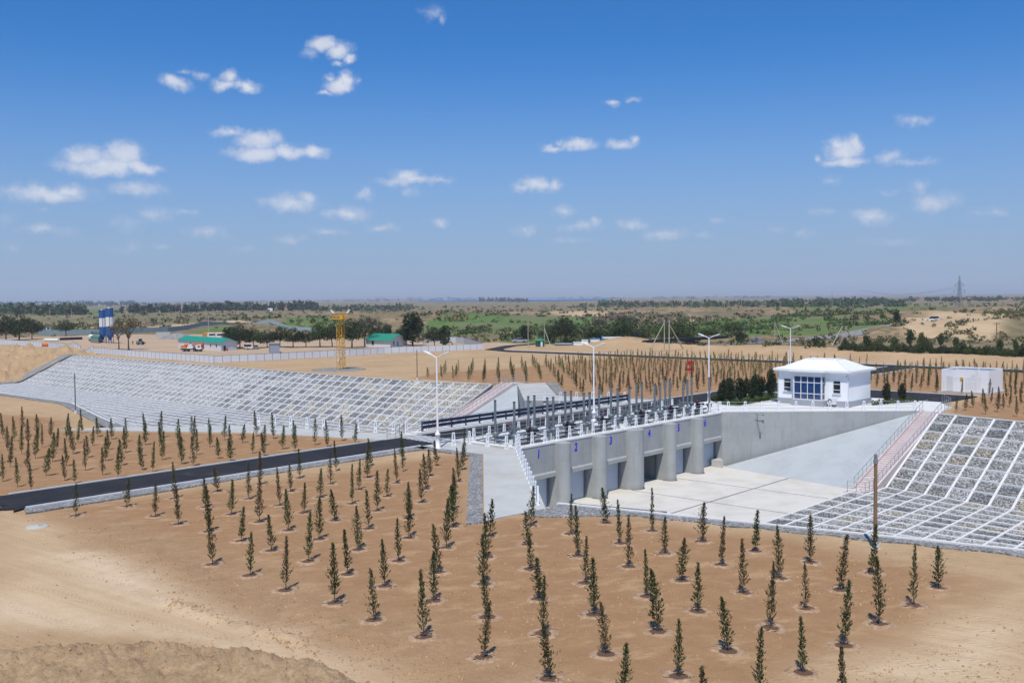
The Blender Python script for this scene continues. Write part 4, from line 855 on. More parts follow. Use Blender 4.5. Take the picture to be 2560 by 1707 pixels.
# ------------------------------------------------------------------ slatted transformer cage
cg = thing('transformer_cage', 'white slatted transformer enclosure with open top and yellow warning sign', 'enclosure', (58.6, -13.4, .0))
cx0, cx1, cy0, cy1, ch = 55.9, 61.6, -16.4, -10.6, 3.0
def cp(name, m, mat, par=None):
    o = m.build(name, mat, None); o.parent = par or cg
    for v in o.data.vertices: v.co -= cg.location
    return o
m = MB(); m.box(cx0-.4, cx1+.4, cy0-.4, cy1+.4, -.2, .06); cp('slab', m, M_CONCL)
for x in (cx0, cx1):
    for y in (cy0, (cy0+cy1)/2, cy1):
        m = MB(); m.box(x-.07, x+.07, y-.07, y+.07, .062, ch); cp('post', m, M_POST)
for z in (.2, 1.5, ch-.12):
    for x in (cx0, cx1): m = MB(); m.box(x-.04, x+.04, cy0+.072, cy1-.072, z-.05, z+.05); cp('rail', m, M_POST)
    for y in (cy0, cy1): m = MB(); m.box(cx0+.072, cx1-.072, y-.04, y+.04, z-.05, z+.05); cp('rail', m, M_POST)
sl = MB().box(-.012, .012, -.06, .06, 0, ch-.12).mesh('slat'); sl2 = MB().box(-.06, .06, -.012, .012, 0, ch-.12).mesh('slat')
for y in np.arange(cy0+.15, cy1-.08, .15):
    for x in (cx0-.055, cx1+.055): link_mesh('slat', sl, M_POST, cg, (x-58.6, y+13.4, .1))
for x in np.arange(cx0+.15, cx1-.08, .15):
    for y in (cy0-.055, cy1+.055): link_mesh('slat', sl2, M_POST, cg, (x-58.6, y+13.4, .1))
m = MB(); m.box(cx0-.09, cx0-.075, -12.0, -11.2, .15, 2.1); m.box(cx0-.1, cx0-.076, -11.95, -11.25, 1.75, 1.85); cp('door', m, M_WHITE)
m = MB(); m._add([(cx0-.08, -13.3, 1.45), (cx0-.08, -12.9, 1.45), (cx0-.08, -12.9, 1.85), (cx0-.08, -13.0, 1.98), (cx0-.08, -13.2, 1.98), (cx0-.08, -13.3, 1.85)]+[(cx0-.095, -13.3, 1.45), (cx0-.095, -12.9, 1.45), (cx0-.095, -12.9, 1.85), (cx0-.095, -13.0, 1.98), (cx0-.095, -13.2, 1.98), (cx0-.095, -13.3, 1.85)], [tuple(range(6)), tuple(range(6, 12))[::-1]]+[(k, 6+k, 6+(k+1) % 6, (k+1) % 6) for k in range(6)]); cp('warning_sign', m, M_YEL)
tf = thing('transformer', 'gray transformer standing inside the white slatted enclosure', 'transformer', (58.8, -13.6, .06))
m = MB(); m.box(-.9, .9, -.7, .7, .0, 1.7); m.build('tank', M_GALV, tf)
for k in range(3): m = MB(); m.lathe((-.5+k*.5, 0, 1.702), [(.06, 0), (.1, .1), (.06, .15), (.1, .25), (.05, .4)], 8); m.build('bushing', M_BLACK, tf)
# red warning board in the far plantation
rx, ry = W(1724, 931); rb = thing('warning_board', 'red board on a post in the middle of the far plantation', 'sign', (rx, ry, gz(rx, ry)), HEAD-math.pi/2)
m = MB(); m.box(-.05, .05, -.05, .05, 0, 2.2); m.build('post', M_RED, rb)
m = MB(); m.box(-.45, .75, -.1, -.06, 1.35, 1.95); m.build('upper_board', M_RED, rb); m = MB(); m.box(-.8, .75, -.12, -.06, .35, .85); m.build('lower_board', M_RED, rb); m = MB(); m.box(-.8, -.55, -.13, -.09, .35, 1.05); m.box(.62, .68, -.14, -.1, .85, 1.35); m.build('bracket', M_RED, rb)
# manhole cover lying on the sand
mx, my = W(93, 1313); m = MB(); m.lathe((0, 0, 0), [(.62, -.3), (.62, .04), (.5, .06), (.1, .06), (.1, .09), (.05, .1)], 24)
tag(m.build('manhole_cover', M_CONCL, None, (mx, my, gz(mx, my)+.02)), 'round pale concrete manhole cover lying in the sand at left', 'manhole')
# ------------------------------------------------------------------ the works yard behind the bank
def at(px, py):
    x, y = W(px, py); d = float(np.dot(np.array([x, y, 0])-CAM, CF)); return x, y, d/FPX        # metres per picture pixel there
def V3(px, py, z=0.): x, y = W(px, py); return Vector((x, y, z))
M_PANEL = paint('white fence sheet', (.66, .68, .71), .5, 0, .12, .4); M_PANELB = paint('bluish fence sheet', (.20, .27, .31), .55, 0, .25, .2)
def fence(label, pts, step, h, mat, frame=M_STEELG, z=None, group=None):
    root = thing('sheet_fence', label, 'fence', (pts[0][0], pts[0][1], 0), 0, group); L = Vector((pts[0][0], pts[0][1], 0))
    for a, b in zip(pts, pts[1:]):
        a, b = Vector(a[:2]), Vector(b[:2]); d = b-a; n = max(1, round(d.length/step)); ang = math.atan2(d.y, d.x); w = d.length/n
        pm = MB().box(.04, w-.04, -.02, .02, .05, h).mesh('panel'); fm = MB().box(-.035, .035, -.04, .04, -.2, h+.06).mesh('post'); rm = MB().box(.036, w-.036, -.03, .03, h+.001, h+.06).mesh('top_rail')
        for k in range(n):
            q = a+d*(k/n); zz = gz(q.x, q.y)
            for nm, me, mt in (('panel', pm, mat), ('post', fm, frame), ('top_rail', rm, frame)):
                o = link_mesh(nm, me, mt, root, (q.x-L.x, q.y-L.y, zz)); o.rotation_euler = (0, 0, ang)
    return root
FC = W(535, 907)
fence('white sheet fence running from the corner back to the left along the bank', [FC, W(320, 891), W(189, 878), W(121, 868.6)], 2.0, 1.55, M_PANEL)
fence('white sheet fence section left of the gap, at the far left', [W(105, 868), W(0, 861), W(-120, 853)], 2.0, 1.6, M_PANEL)
fence('white sheet fence running right from the corner past the yellow tower to the road', [FC, W(640, 902), W(874, 889), W(960, 883.5), W(1209, 872.7)], 2.0, 1.5, M_PANEL)
fence('weathered blue gray sheet fence behind the silos and the gravel heap', [W(95, 837), W(250, 835), W(420, 829), W(560, 821), W(615, 817)], 3.2, 2.0, M_PANELB)
fence('pale sheet fence running behind the yard trees at centre', [W(615, 817), W(650, 821), W(790, 830)], 3.2, 1.9, paint('pale fence sheet', (.42, .5, .52), .55, 0, .2, .2))
fence('pale gray fence closing the yard at its right end', [W(1205, 872), W(1160, 858), W(1140, 856), W(1060, 857)], 2.6, 1.7, paint('gray fence sheet', (.5, .54, .56), .55, 0, .2, .2))
# yellow floodlight tower
x, y, s = at(853, 923); tw = thing('floodlight_tower', 'yellow steel lattice floodlight tower with top platform on gravel pad', 'tower', (x, y, gz(x, y)+.02), math.radians(20))
H = 9.4; hw = .52
def twp(name, m, mat=M_YEL): return m.build(name, mat, tw)
for sx in (-1, 1):
    for sy in (-1, 1): m = MB(); m.tube((sx*hw*1.1, sy*hw*1.1, 0), (sx*hw, sy*hw, H), .055, n=6); twp('leg', m)
nb = 9
for f in range(4):
    c = [(-1, -1), (1, -1), (1, 1), (-1, 1)]; p0, p1 = c[f], c[(f+1) % 4]; m = MB()
    for k in range(nb):
        z0, z1 = H*k/nb, H*(k+1)/nb; a, b = (p0, p1) if k % 2 else (p1, p0)
        m.tube((a[0]*hw, a[1]*hw, z0), (b[0]*hw, b[1]*hw, z1), .035, n=5); m.tube((p0[0]*hw, p0[1]*hw, z1), (p1[0]*hw, p1[1]*hw, z1), .035, n=5)
    tag(twp('bracing', m), kind='stuff')
m = MB(); m.box(-1.3, 1.3, -1.3, 1.3, H, H+.12); twp('platform', m)
for sx, sy in ((-1, 0), (1, 0), (0, -1), (0, 1)):
    m = MB()
    for hh in (.55, 1.1):
        if sx: m.tube((sx*1.28, -1.28, H+hh), (sx*1.28, 1.28, H+hh), .03, n=5)
        else: m.tube((-1.28, sy*1.28, H+hh), (1.28, sy*1.28, H+hh), .03, n=5)
    for t in np.linspace(-1.28, 1.28, 6): m.tube((sx*1.28 if sx else t, sy*1.28 if sy else t, H+.1), (sx*1.28 if sx else t, sy*1.28 if sy else t, H+1.1), .025, n=5)
    tag(twp('guard_rail', m), kind='stuff')
m = MB(); m.box(.2, .8, -.4, .3, H+.12, H+.8); twp('cabinet', m)
m = MB()
for z in np.arange(.8, H, .35): m.tube((hw+.25, -.2, z), (hw+.25, .2, z), .02, n=4)
m.tube((hw+.25, -.2, .5), (hw+.25, -.2, H), .03, n=5); m.tube((hw+.25, .2, .5), (hw+.25, .2, H), .03, n=5); tag(twp('ladder', m), kind='stuff')
a = HEAD-math.radians(20)
for s_ in (-1, 1):
    dx, dy = s_*math.sin(a), -s_*math.cos(a)
    m = MB(); m.bar((dx*1.2, dy*1.2, H+1.1), (dx*1.75, dy*1.75, H+1.75), .28, .2); twp('floodlight', m, M_POST)
m = MB(); m.box(-1.0, -.62, -.15, .15, 1.6, 2.1); twp('switch_box', m, M_WHITE)
m = MB(); m.lathe((0, 0, 0), [(5.0, -.15), (5.0, .02), (4.2, .03)], 26); pd = m.build('gravel_pad', M_GRAVEL, None, (x-.4, y+.2, gz(x, y))); pd.scale = (1, 1, 1); pd['kind'] = 'structure'
# silos
def silo(px, py, wpx, hpx, label):
    x, y, s = at(px, py); t = thing('cement_silo', label, 'silo', (x, y, gz(x, y)), HEAD); r, h = wpx*s/2, hpx*s; leg = h*.2
    for z0, z1, mt, nm in ((leg+h*.05, h*.48, M_BLUE, 'lower_shell'), (h*.48, h*.74, M_WHITE, 'white_band'), (h*.74, h*.985, M_BLUE, 'upper_shell')):
        m = MB(); m.lathe((0, 0, 0), [(r, z0), (r, z1)], 20); m.build(nm, mt, t)
    m = MB(); m.lathe((0, 0, 0), [(r*1.03, h*.985), (r*1.03, h), (r*.2, h*1.012)], 20); m.build('lid', M_GALV, t)
    m = MB(); m.lathe((0, 0, 0), [(r*.12, leg*.4), (r, leg+h*.05)], 20); m.build('cone', M_BLUE, t)
    for k in range(4):
        q = math.pi/4+k*math.pi/2; m = MB(); m.box(r*.9*math.cos(q)-.07, r*.9*math.cos(q)+.07, r*.9*math.sin(q)-.07, r*.9*math.sin(q)+.07, 0, leg+h*.06); m.build('leg', M_BLUE, t)
    m = MB(); m.tube((-r*1.02, -r*.35, leg), (-r*1.02, -r*.35, h), .06, n=5); m.build('pipe', M_STEELG, t)
silo(257.5, 856, 16, 83, 'left blue cement silo with white band, the slightly lower of the pair')
silo(275.5, 858, 19, 89, 'right blue cement silo with white band, the taller of the pair')
def prism_house(name, label, A, B, C, h, rh, wallm, roofm, over=.35, cat='building'):
    """A-B the long front base line, B-C the gable base line (world points)"""
    A, B, C = [Vector((p[0], p[1], 0)) for p in (A, B, C)]; D = A+(C-B); z0 = gz(B.x, B.y)-.05
    t = thing(name, label, cat, (B.x, B.y, z0)); L = Vector((B.x, B.y, 0)); P = [p-L for p in (A, B, C, D)]
    m = MB(); m.prism([(p.x, p.y) for p in P], 0, h); m._add([P[1]+Vector((0, 0, h)), P[2]+Vector((0, 0, h)), (P[1]+P[2])/2+Vector((0, 0, h+rh))], [(0, 1, 2)]); m._add([P[0]+Vector((0, 0, h)), P[3]+Vector((0, 0, h)), (P[0]+P[3])/2+Vector((0, 0, h+rh))], [(0, 2, 1)])
    w = m.build('wall', wallm, t); u = (P[1]-P[0]).normalized(); v = (P[2]-P[1]).normalized(); n1, n2 = (P[0]+P[3])/2-u*over, (P[1]+P[2])/2+u*over
    m = MB()
    for sgn, e0, e1 in ((-1, P[0]-u*over, P[1]+u*over), (1, P[3]-u*over, P[2]+u*over)):
        k = over; drop = rh*k/((P[2]-P[1]).length/2); a, b = e0+v*sgn*k+Vector((0, 0, h-drop)), e1+v*sgn*k+Vector((0, 0, h-drop)); c, d = n2+Vector((0, 0, h+rh)), n1+Vector((0, 0, h+rh)); up = Vector((0, 0, .08))
        m._add([a, b, c, d, a+up, b+up, c+up, d+up], [(0, 3, 2, 1), (4, 5, 6, 7), (0, 1, 5, 4), (1, 2, 6, 5), (2, 3, 7, 6), (3, 0, 4, 7)])
    m.build('roof', roofm, t); return t, w, P, u, v
def wall_win(w, P0, d, nrm, off, z0, wd, hg, mat=M_GLASSD, name='window'):
    c = P0+d*off; m = MB(); m.bar(c-d*wd/2+Vector((0, 0, z0+hg/2))+nrm*.03, c+d*wd/2+Vector((0, 0, z0+hg/2))+nrm*.03, .08, hg); return m.build(name, mat, w)
t, w, P, u, v = prism_house('site_office', 'long white site office with bright green roof behind the crane truck', W(446, 868), W(553, 877.3), W(592, 874.3), 2.3, .95, M_WHITE, M_GREEN)
L = (P[1]-P[0]).length
for f in (.3, .58, .77, .9): wall_win(w, P[0], u, -v, L*f, 1.0, .5, .75)
wall_win(w, P[1], v, u, 1.35, .02, .8, 1.35, M_BLACK, 'door'); wall_win(w, P[1], v, u, 2.3, .02, .45, .6, M_RED, 'porch_box')
t, w, P, u, v = prism_house('green_roof_house', 'white house with green gable roof among dark trees behind the fence', W(915, 866), W(976, 868.5), W(1018, 863), 2.0, 1.5, M_WHITE, paint('worn green roof', (.02, .25, .15), .6, 0, .35, .5), .5)
wall_win(w, P[1], v, u, 2.4, .7, .7, 1.0); wall_win(w, P[1], v, u, 5.2, .3, 1.0, 1.2, M_SKYBLUE, 'blue_panel'); wall_win(w, P[0], u, -v, 3.0, .7, .8, 1.0)
t, w, P, u, v = prism_house('shed', 'small gray shed with green mono roof beside the silos', W(226, 856), W(246, 857.5), W(258, 853), 1.9, .3, paint('shed gray', (.2, .22, .2), .7), M_GREEN, .2, 'shed')
x, y, s = at(686, 881); cn = thing('site_cabin', 'gray metal site cabin with two doors just behind the white fence', 'cabin', (x, y, gz(x, y)), HEAD+math.radians(-75))
cw_, cd_, chh = 30*s, 2.4, 2.2
m = MB(); m.box(-cd_/2, cd_/2, -cw_, cw_, 0, chh); bd = m.build('body', paint('cabin gray', (.27, .29, .36), .5), cn)
m = MB(); m.box(-cd_/2-.15, cd_/2+.15, -cw_-.1, cw_+.1, chh, chh+.1); m.build('roof', M_STEELG, cn)
for yy in (.5, 2.0): m = MB(); m.box(-cd_/2-.03, -cd_/2-.001, yy, yy+.6, .1, 1.8); m.build('door', M_BLACK, bd)
x, y, s = at(229, 852); tk = thing('storage_tank', 'white horizontal storage tank left of the shed by the silos', 'tank', (x, y, gz(x, y)), HEAD+.5)
m = MB(); r = 7*s
pts = [(0, -.9), (r*.7, -.8), (r, -.5)]
m.tube((-2.6, 0, r+.35), (2.6, 0, r+.35), r, n=18); m.tube((2.6, 0, r+.35), (2.95, 0, r+.35), r, r*.55, n=18); m.tube((-2.6, 0, r+.35), (-2.95, 0, r+.35), r, r*.55, n=18); m.build('shell', M_WHITE, tk)
for xx in (-1.6, 1.6): m = MB(); m.box(xx-.15, xx+.15, -r*.8, r*.8, 0, .75); m.build('saddle', M_STEELG, tk)
x, y, s = at(121, 836); gh = thing('guard_cabin', 'small white guard cabin on stilts behind the left trees', 'cabin', (x, y, gz(x, y)), HEAD+.4)
m = MB(); m.box(-.8, .8, -.8, .8, 1.5, 3.3); m.build('cabin', M_WHITE, gh); m = MB(); m.box(-1, 1, -1, 1, 3.3, 3.42); m.build('roof', M_GALV, gh); m = MB(); m.box(-.83, -.801, -.5, .4, 2.2, 2.9); m.build('window', M_GLASSD, gh)
for sx in (-.7, .7):
    for sy in (-.7, .7): m = MB(); m.box(sx-.06, sx+.06, sy-.06, sy+.06, 0, 1.5); m.build('leg', M_STEELG, gh)
# pipes and oddments lying about the yard
def pipe(label, p, q, r, mat, name='pipe', bend=False):
    a, b = V3(*p), V3(*q); z = gz(a.x, a.y)+r; t = thing(name, label, 'pipe', (a.x, a.y, z-r)); d = b-a; m = MB(); m.tube((0, 0, r), (d.x, d.y, r), r, n=14); m.build('barrel', mat, t)
    if bend:
        e = d.normalized(); m = MB(); m.tube((0, 0, r), tuple(-e*r*1.2+Vector((0, 0, r*.6))), r, n=14); m.tube(tuple(-e*r*1.2+Vector((0, 0, r*.6))), tuple(-e*r*1.6+Vector((0, 0, -r*1.2))), r, n=14); m.build('bend', mat, t)
    m = MB()
    for k in (.25, .5, .75): m.tube(tuple(d*k+Vector((0, 0, r))), tuple(d*k+d.normalized()*.25+Vector((0, 0, r))), r*1.1, n=14)
    tag(m.build('collar', mat, t), kind='stuff'); return t
M_HDPE = paint('black pipe', (.012, .014, .02), .35, 0, .1)
pipe('long thick black plastic pipe lying behind the plantation, the front one', (1624, 868), (1818, 856), .42, M_HDPE, bend=True); pipe('long thick black plastic pipe lying just behind its twin', (1610, 866.5), (1800, 854.5), .4, M_HDPE, bend=True)
pipe('short black pipe section leaning on the sand by the long pipes', (1738, 868), (1752, 860), .22, M_HDPE); pipe('second short black pipe section right of the first', (1752, 868), (1765, 860), .22, M_HDPE)
pipe('white wrapped pipe lying behind the fence gap', (113, 853), (147, 853.5), .5, M_WHITE); pipe('black pipe heap behind the fence at left', (150, 850), (205, 848), .45, M_HDPE)
pipe('dark bundle of pipes on the ground left of the white barriers', (1388, 864), (1432, 864), .4, M_STEELG); pipe('orange pipes stacked in the fence gap', (104, 866), (122, 866), .45, M_ORANGE)
def block(name, label, cat, px, py, wpx, hpx, dep, mat, rz=0., z=0., topm=None):
    x, y, s = at(px, py); t = thing(name, label, cat, (x, y, gz(x, y)+z), HEAD-math.pi/2+rz); w, h = wpx*s, hpx*s
    m = MB(); m._add([(-w/2, -dep/2, 0), (w/2, -dep/2, 0), (w/2, dep/2, 0), (-w/2, dep/2, 0), (-w*.48, -dep*.46, h), (w*.48, -dep*.46, h), (w*.48, dep*.46, h), (-w*.48, dep*.46, h)], [(0,3,2,1),(4,5,6,7),(0,1,5,4),(1,2,6,5),(2,3,7,6),(3,0,4,7)]); m.build('body', mat, t)
    m = MB(); m.box(-w*.52, w*.52, -dep*.52, dep*.52, h+.002, h+.1); m.build('cover', topm or mat, t); return t
x, y, s = at(1350, 866); ks = thing('guard_kiosk', 'dark green guard kiosk with bright green pyramid roof by the roadside', 'kiosk', (x, y, gz(x, y)), HEAD-math.pi/2+.25)
m = MB(); w_, h_ = 9*s, 15*s; m.box(-w_, w_, -w_, w_, 0, h_); kb = m.build('body', paint('kiosk green', (.015, .09, .05), .5), ks)
m = MB(); m._add([(-w_*1.15, -w_*1.15, h_), (w_*1.15, -w_*1.15, h_), (w_*1.15, w_*1.15, h_), (-w_*1.15, w_*1.15, h_), (0, 0, h_+5*s)], [(0, 1, 4), (1, 2, 4), (2, 3, 4), (3, 0, 4), (3, 2, 1, 0)]); m.build('roof', M_GREEN, ks)
m = MB(); m.box(-.1, w_*.45, -w_-.03, -w_-.001, .1, h_*.82); m.build('door', M_WHITE, kb); m = MB(); m.box(-w_*.75, -w_*.3, -w_-.03, -w_-.001, h_*.4, h_*.8); m.build('window', M_GLASSD, kb)
block('concrete_barrier', 'white concrete barrier blocks left of the blue boat shed roof', 'barrier', 1445, 864, 24, 7, 2, M_WHITE); block('concrete_barrier', 'larger white concrete block right beside the barrier heap', 'barrier', 1462, 863, 16, 9, 2, M_WHITE)
block('pump_house', 'low white structure with bright blue top right of the barriers', 'shed', 1487, 862, 24, 7, 2.4, M_WHITE, topm=M_SKYBLUE)
block('low_wall', 'long low white wall with blue posts before the trees', 'wall', 1530, 861, 46, 4, .4, M_WHITE)
block('trailer', 'dark low trailer parked at the right end of the white wall', 'trailer', 1585, 861, 18, 4.5, 2.2, M_BLACK)
block('pylon_block', 'tall thin blue post rising behind the low white wall', 'post', 1505.5, 857, 3, 17, .3, M_SKYBLUE)
bfx, bfy, s = at(1893, 859); bfr = thing('railed_pump', 'blue railed platform with a gray pump at right beyond the berm', 'pump', (bfx, bfy, gz(bfx, bfy)+.4), HEAD-math.pi/2)
for k in range(13): m = MB(); xx = -2.1+k*.35; m.box(xx-.03, xx+.03, -.03, .03, 0, 1.); m.build('bar', M_BLUE, bfr)
for zz in (.1, .95): m = MB(); m.box(-2.15, 2.15, -.04, .04, zz, zz+.06); m.build('rail', M_BLUE, bfr)
m = MB(); m.lathe((0, .8, 0), [(.35, 0), (.3, .8), (.5, .9), (.3, 1.4), (.2, 2.0)], 10); m.build('pump', M_GALV, bfr)
# ------------------------------------------------------------------ vehicles
WHEEL = {}
def wheel(root, x, y, r, w):
    k = (round(r, 2), round(w, 2))
    if k not in WHEEL: WHEEL[k] = (MB().tube((0, -w/2, 0), (0, w/2, 0), r, n=14).mesh('wheel'), MB().tube((0, -w/2-.01, 0), (0, w/2+.01, 0), r*.55, n=10).mesh('rim'))
    o = link_mesh('wheel', WHEEL[k][0], M_TYRE, root, (x, y, r)); link_mesh('rim', WHEEL[k][1], M_GALV, o)
def extr(m, prof, y0, y1):
    n = len(prof); m._add([(x, y0, z) for x, z in prof]+[(x, y1, z) for x, z in prof], [tuple(range(n)), tuple(range(n, 2*n))[::-1]]+[(k, n+k, n+(k+1) % n, (k+1) % n) for k in range(n)]); return m
def car(px, py, rz, label, col, k=1., suv=False):
    x, y, s = at(px, py); t = thing('parked_car', label, 'car', (x, y, gz(x, y)), rz); t.scale = (k, k, k); hh = 1.7 if suv else 1.45
    pr = [(-2.15, .35), (2.1, .35), (2.2, .6), (2.1, .8), (1.2, .92), (-1.9, .98), (-2.2, .9)]
    extr(MB(), pr, -.85, .85).build('body', col, t)
    cab = [(-2.05 if suv else -1.6, .97), (1.05, .93), (.35, hh), (-1.9 if suv else -1.0, hh)]
    extr(MB(), cab, -.72, .72).build('windows', M_GLASSD, t); extr(MB(), [(-1.85 if suv else -.95, hh), (.32, hh), (.3, hh+.05), (-1.8 if suv else -.9, hh+.05)], -.7, .7).build('roof', col, t)
    for xx in (-1.35, 1.35):
        for yy in (-.8, .8): wheel(t, xx, yy, .33, .22)
    for yy in (-.62, .62): MB().box(2.12, 2.2, yy-.16, yy+.16, .62, .76).build('headlight', M_GALV, t)
    return t
M_SILV = paint('silver car', (.5, .52, .55), .3, .4); M_CARW = paint('white car', (.72, .73, .74), .3)
car(1298, 856, HEAD+math.pi/2+.2, 'silver car parked by the trees left of the kiosk', M_SILV, 1.0)
car(2330, 816, HEAD+math.pi*.5-.4, 'white car on the gravel road far at right', M_CARW, 1.25, True)
car(621, 873, HEAD-math.pi*.8, 'white off-road car parked right of the site office', M_CARW, .8, True)
car(640, 872, HEAD-math.pi*.9, 'dark car parked beside the white off-road car', M_STEELG, .7)
car(966, 0+868, HEAD+.4, 'white car half hidden before the green roof house', M_CARW, .7) if False else None
def crane_truck(px, py, rz, k):
    x, y, s = at(px, py); t = thing('crane_truck', 'orange and white mobile crane truck parked before the site office', 'truck', (x, y, gz(x, y)), rz); t.scale = (k, k, k)
    MB().box(-4.6, 4.6, -1.1, 1.1, .75, 1.25).build('chassis', M_BLACK, t)
    c = extr(MB(), [(2.6, 1.0), (4.7, 1.0), (4.8, 1.7), (4.55, 2.75), (2.6, 2.75)], -1.2, 1.2).build('cab', M_WHITE, t); MB().box(4.62, 4.74, -1.05, 1.05, 1.75, 2.5).build('windscreen', M_GLASSD, c); MB().box(3.2, 4.2, -1.23, -1.201, 1.8, 2.45).build('side_window', M_GLASSD, c)
    MB().box(-1.6, 1.0, -1.15, 1.15, 1.27, 2.3).build('turntable', M_WHITE, t); MB().box(-4.5, -2.2, -1.1, 1.1, 1.6, 2.5).build('counterweight', M_ORANGE, t)
    MB().bar((-3.2, 0, 2.6), (5.2, 0, 3.35), .7, .62).build('boom', M_ORANGE, t); MB().bar((-3.5, .05, 2.7), (1.0, .05, 2.95), .5, .7).build('boom_base', M_ORANGE, t); MB().tube((-.5, 0, 2.1), (1.6, 0, 2.75), .14, n=8).build('ram', M_WHITE, t)
    MB().box(4.9, 5.3, -.35, .35, 1.2, 3.2).build('hook_block', M_RED, t); MB().box(-.9, .6, -1.2, -.3, 2.32, 3.1).build('operator_cabin', M_WHITE, t)
    for xx in (-3.2, -1.9, 1.6, 3.6):
        for yy in (-1.0, 1.0): wheel(t, xx, yy, .52, .32)
crane_truck(480, 878, HEAD-math.pi/2-.18+0.0, .62)
def dump_truck(px, py, rz, label, k, bed=M_ORANGE):
    x, y, s = at(px, py); t = thing('dump_truck', label, 'truck', (x, y, gz(x, y)), rz, 'orange dump trucks'); t.scale = (k, k, k)
    MB().box(-4, 3.6, -.6, .6, .7, 1.1).build('chassis', M_BLACK, t); c = extr(MB(), [(2.0, .8), (3.9, .8), (3.95, 1.8), (3.75, 2.9), (2.0, 2.9)], -1.2, 1.2).build('cab', M_WHITE, t)
    MB().box(3.82, 3.93, -1.05, 1.05, 1.85, 2.6).build('windscreen', M_GLASSD, c); MB().box(3.9, 3.98, -1.0, 1.0, .85, 1.2).build('bumper', M_BLACK, c)
    MB()._add([(-4.2, -1.2, 1.2), (1.7, -1.2, 1.2), (1.7, 1.2, 1.2), (-4.2, 1.2, 1.2), (-4.6, -1.3, 2.9), (1.9, -1.3, 2.9), (1.9, 1.3, 2.9), (-4.6, 1.3, 2.9)], [(0,3,2,1),(4,5,6,7),(0,1,5,4),(1,2,6,5),(2,3,7,6),(3,0,4,7)]).build('tipper_body', paint('tipper yellow', (.62, .27, .02), .5), t)
    for xx in (-3, -1.8, 2.8):
        for yy in (-.95, .95): wheel(t, xx, yy, .5, .35)
for k, (px, lab) in enumerate(((523, 'orange dump truck with white cab behind the site office, the left one'), (543, 'orange dump truck with white cab behind the site office, the middle one'), (561, 'orange dump truck half hidden by trees, rightmost of three'))): dump_truck(px, 851, HEAD+math.pi+.55, lab, .92)
x, y, s = at(352, 861); ld = thing('loader', 'small dark wheel loader standing on the yard right of the bare tree', 'loader', (x, y, gz(x, y)), HEAD-math.pi/2)
MB().box(-1.2, .6, -.5, .5, .5, 1.1).build('body', M_STEELG, ld); MB().box(-.5, .3, -.4, .4, 1.1, 1.8).build('cab', M_GLASSD, ld); MB().bar((.6, 0, .8), (1.4, 0, .5), .7, .2).build('bucket', M_BLACK, ld)
for xx in (-.8, .5):
    for yy in (-.5, .5): wheel(ld, xx, yy, .38, .25)
# gravel heap with precast walls behind it
gx, gy, s = at(445, 846); m = MB(); n = 20
rings = [(1, 0), (.8, .3), (.5, .72), (.2, .97), (.02, 1)]
V = [(6.5*r*math.cos(2*math.pi*k/n)*(1+.12*math.sin(k*2.3)), 6.0*r*math.sin(2*math.pi*k/n)*(1+.1*math.cos(k*1.7)), 2.1*z) for r, z in rings for k in range(n)]
m._add(V, [(j*n+k, j*n+(k+1) % n, (j+1)*n+(k+1) % n, (j+1)*n+k) for j in range(4) for k in range(n)], True); tag(m.build('gravel_heap', M_GRAVEL, None, (gx, gy, gz(gx, gy)-.1)), 'gray gravel heap in the yard before the blue gray fence', 'heap')
block('precast_wall', 'pale precast wall panels left of the gravel heap', 'wall', 408, 843, 34, 13, .5, M_CONCL, .35); block('precast_wall', 'pale precast wall panel standing before the gravel heap', 'wall', 436, 847, 12, 12, .5, M_CONCL, .2)
# a man by the yard, far off
def person(px, py, label, top, legs, hgt=1.7):
    x, y, s = at(px, py); k = hgt/1.72; me = bpy.data.meshes.new('body'); bm = bmesh.new(); sk = bm.verts.layers.skin.verify()
    J = [(0, 0, .95), (0, 0, 1.2), (0, 0, 1.42), (0, 0, 1.52), (0, .01, 1.64), (.1, 0, .9), (.12, .02, .5), (.13, 0, .08), (-.1, 0, .9), (-.12, -.04, .5), (-.13, -.02, .08), (.2, 0, 1.4), (.26, .02, 1.14), (.27, -.06, .9), (-.2, 0, 1.4), (-.26, .02, 1.14), (-.27, -.05, .9), (.13, -.14, .05), (-.13, -.16, .05)]
    R_ = [.16, .15, .17, .06, .105, .1, .075, .05, .1, .075, .05, .07, .05, .04, .07, .05, .04, .04, .04]
    E_ = [(0, 1), (1, 2), (2, 3), (3, 4), (0, 5), (5, 6), (6, 7), (0, 8), (8, 9), (9, 10), (2, 11), (11, 12), (12, 13), (2, 14), (14, 15), (15, 16), (7, 17), (10, 18)]
    vs = [bm.verts.new(Vector(j)*k) for j in J]; [bm.edges.new((vs[a], vs[b])) for a, b in E_]
    for v_, r in zip(vs, R_): v_[sk].radius = (r*k, r*k*.8)
    vs[0][sk].use_root = True; bm.to_mesh(me); bm.free(); o = link_mesh('person', me, None, None, (x, y, gz(x, y))); o.rotation_euler = (0, 0, HEAD-math.pi/2)
    o.modifiers.new('skin', 'SKIN'); sb_ = o.modifiers.new('sub', 'SUBSURF'); sb_.levels = sb_.render_levels = 2
    g = NG('clothes'); sp = g.n('ShaderNodeSeparateXYZ'); g.l(g.pos(True), sp.inputs[0]); c = g.mix(g.math('GREATER_THAN', sp.outputs[2], .95*k), legs, top); c = g.mix(g.math('GREATER_THAN', sp.outputs[2], 1.47*k), c, (.35, .2, .14)); c = g.mix(g.math('GREATER_THAN', sp.outputs[2], 1.66*k), c, (.02, .015, .012))
    me.materials.append(g.fin(c, .8)); return tag(o, label, 'person')
person(332, 861.5, 'person in dark clothes standing in the yard under the bare tree', (.03, .03, .04), (.02, .02, .03), 1.3)
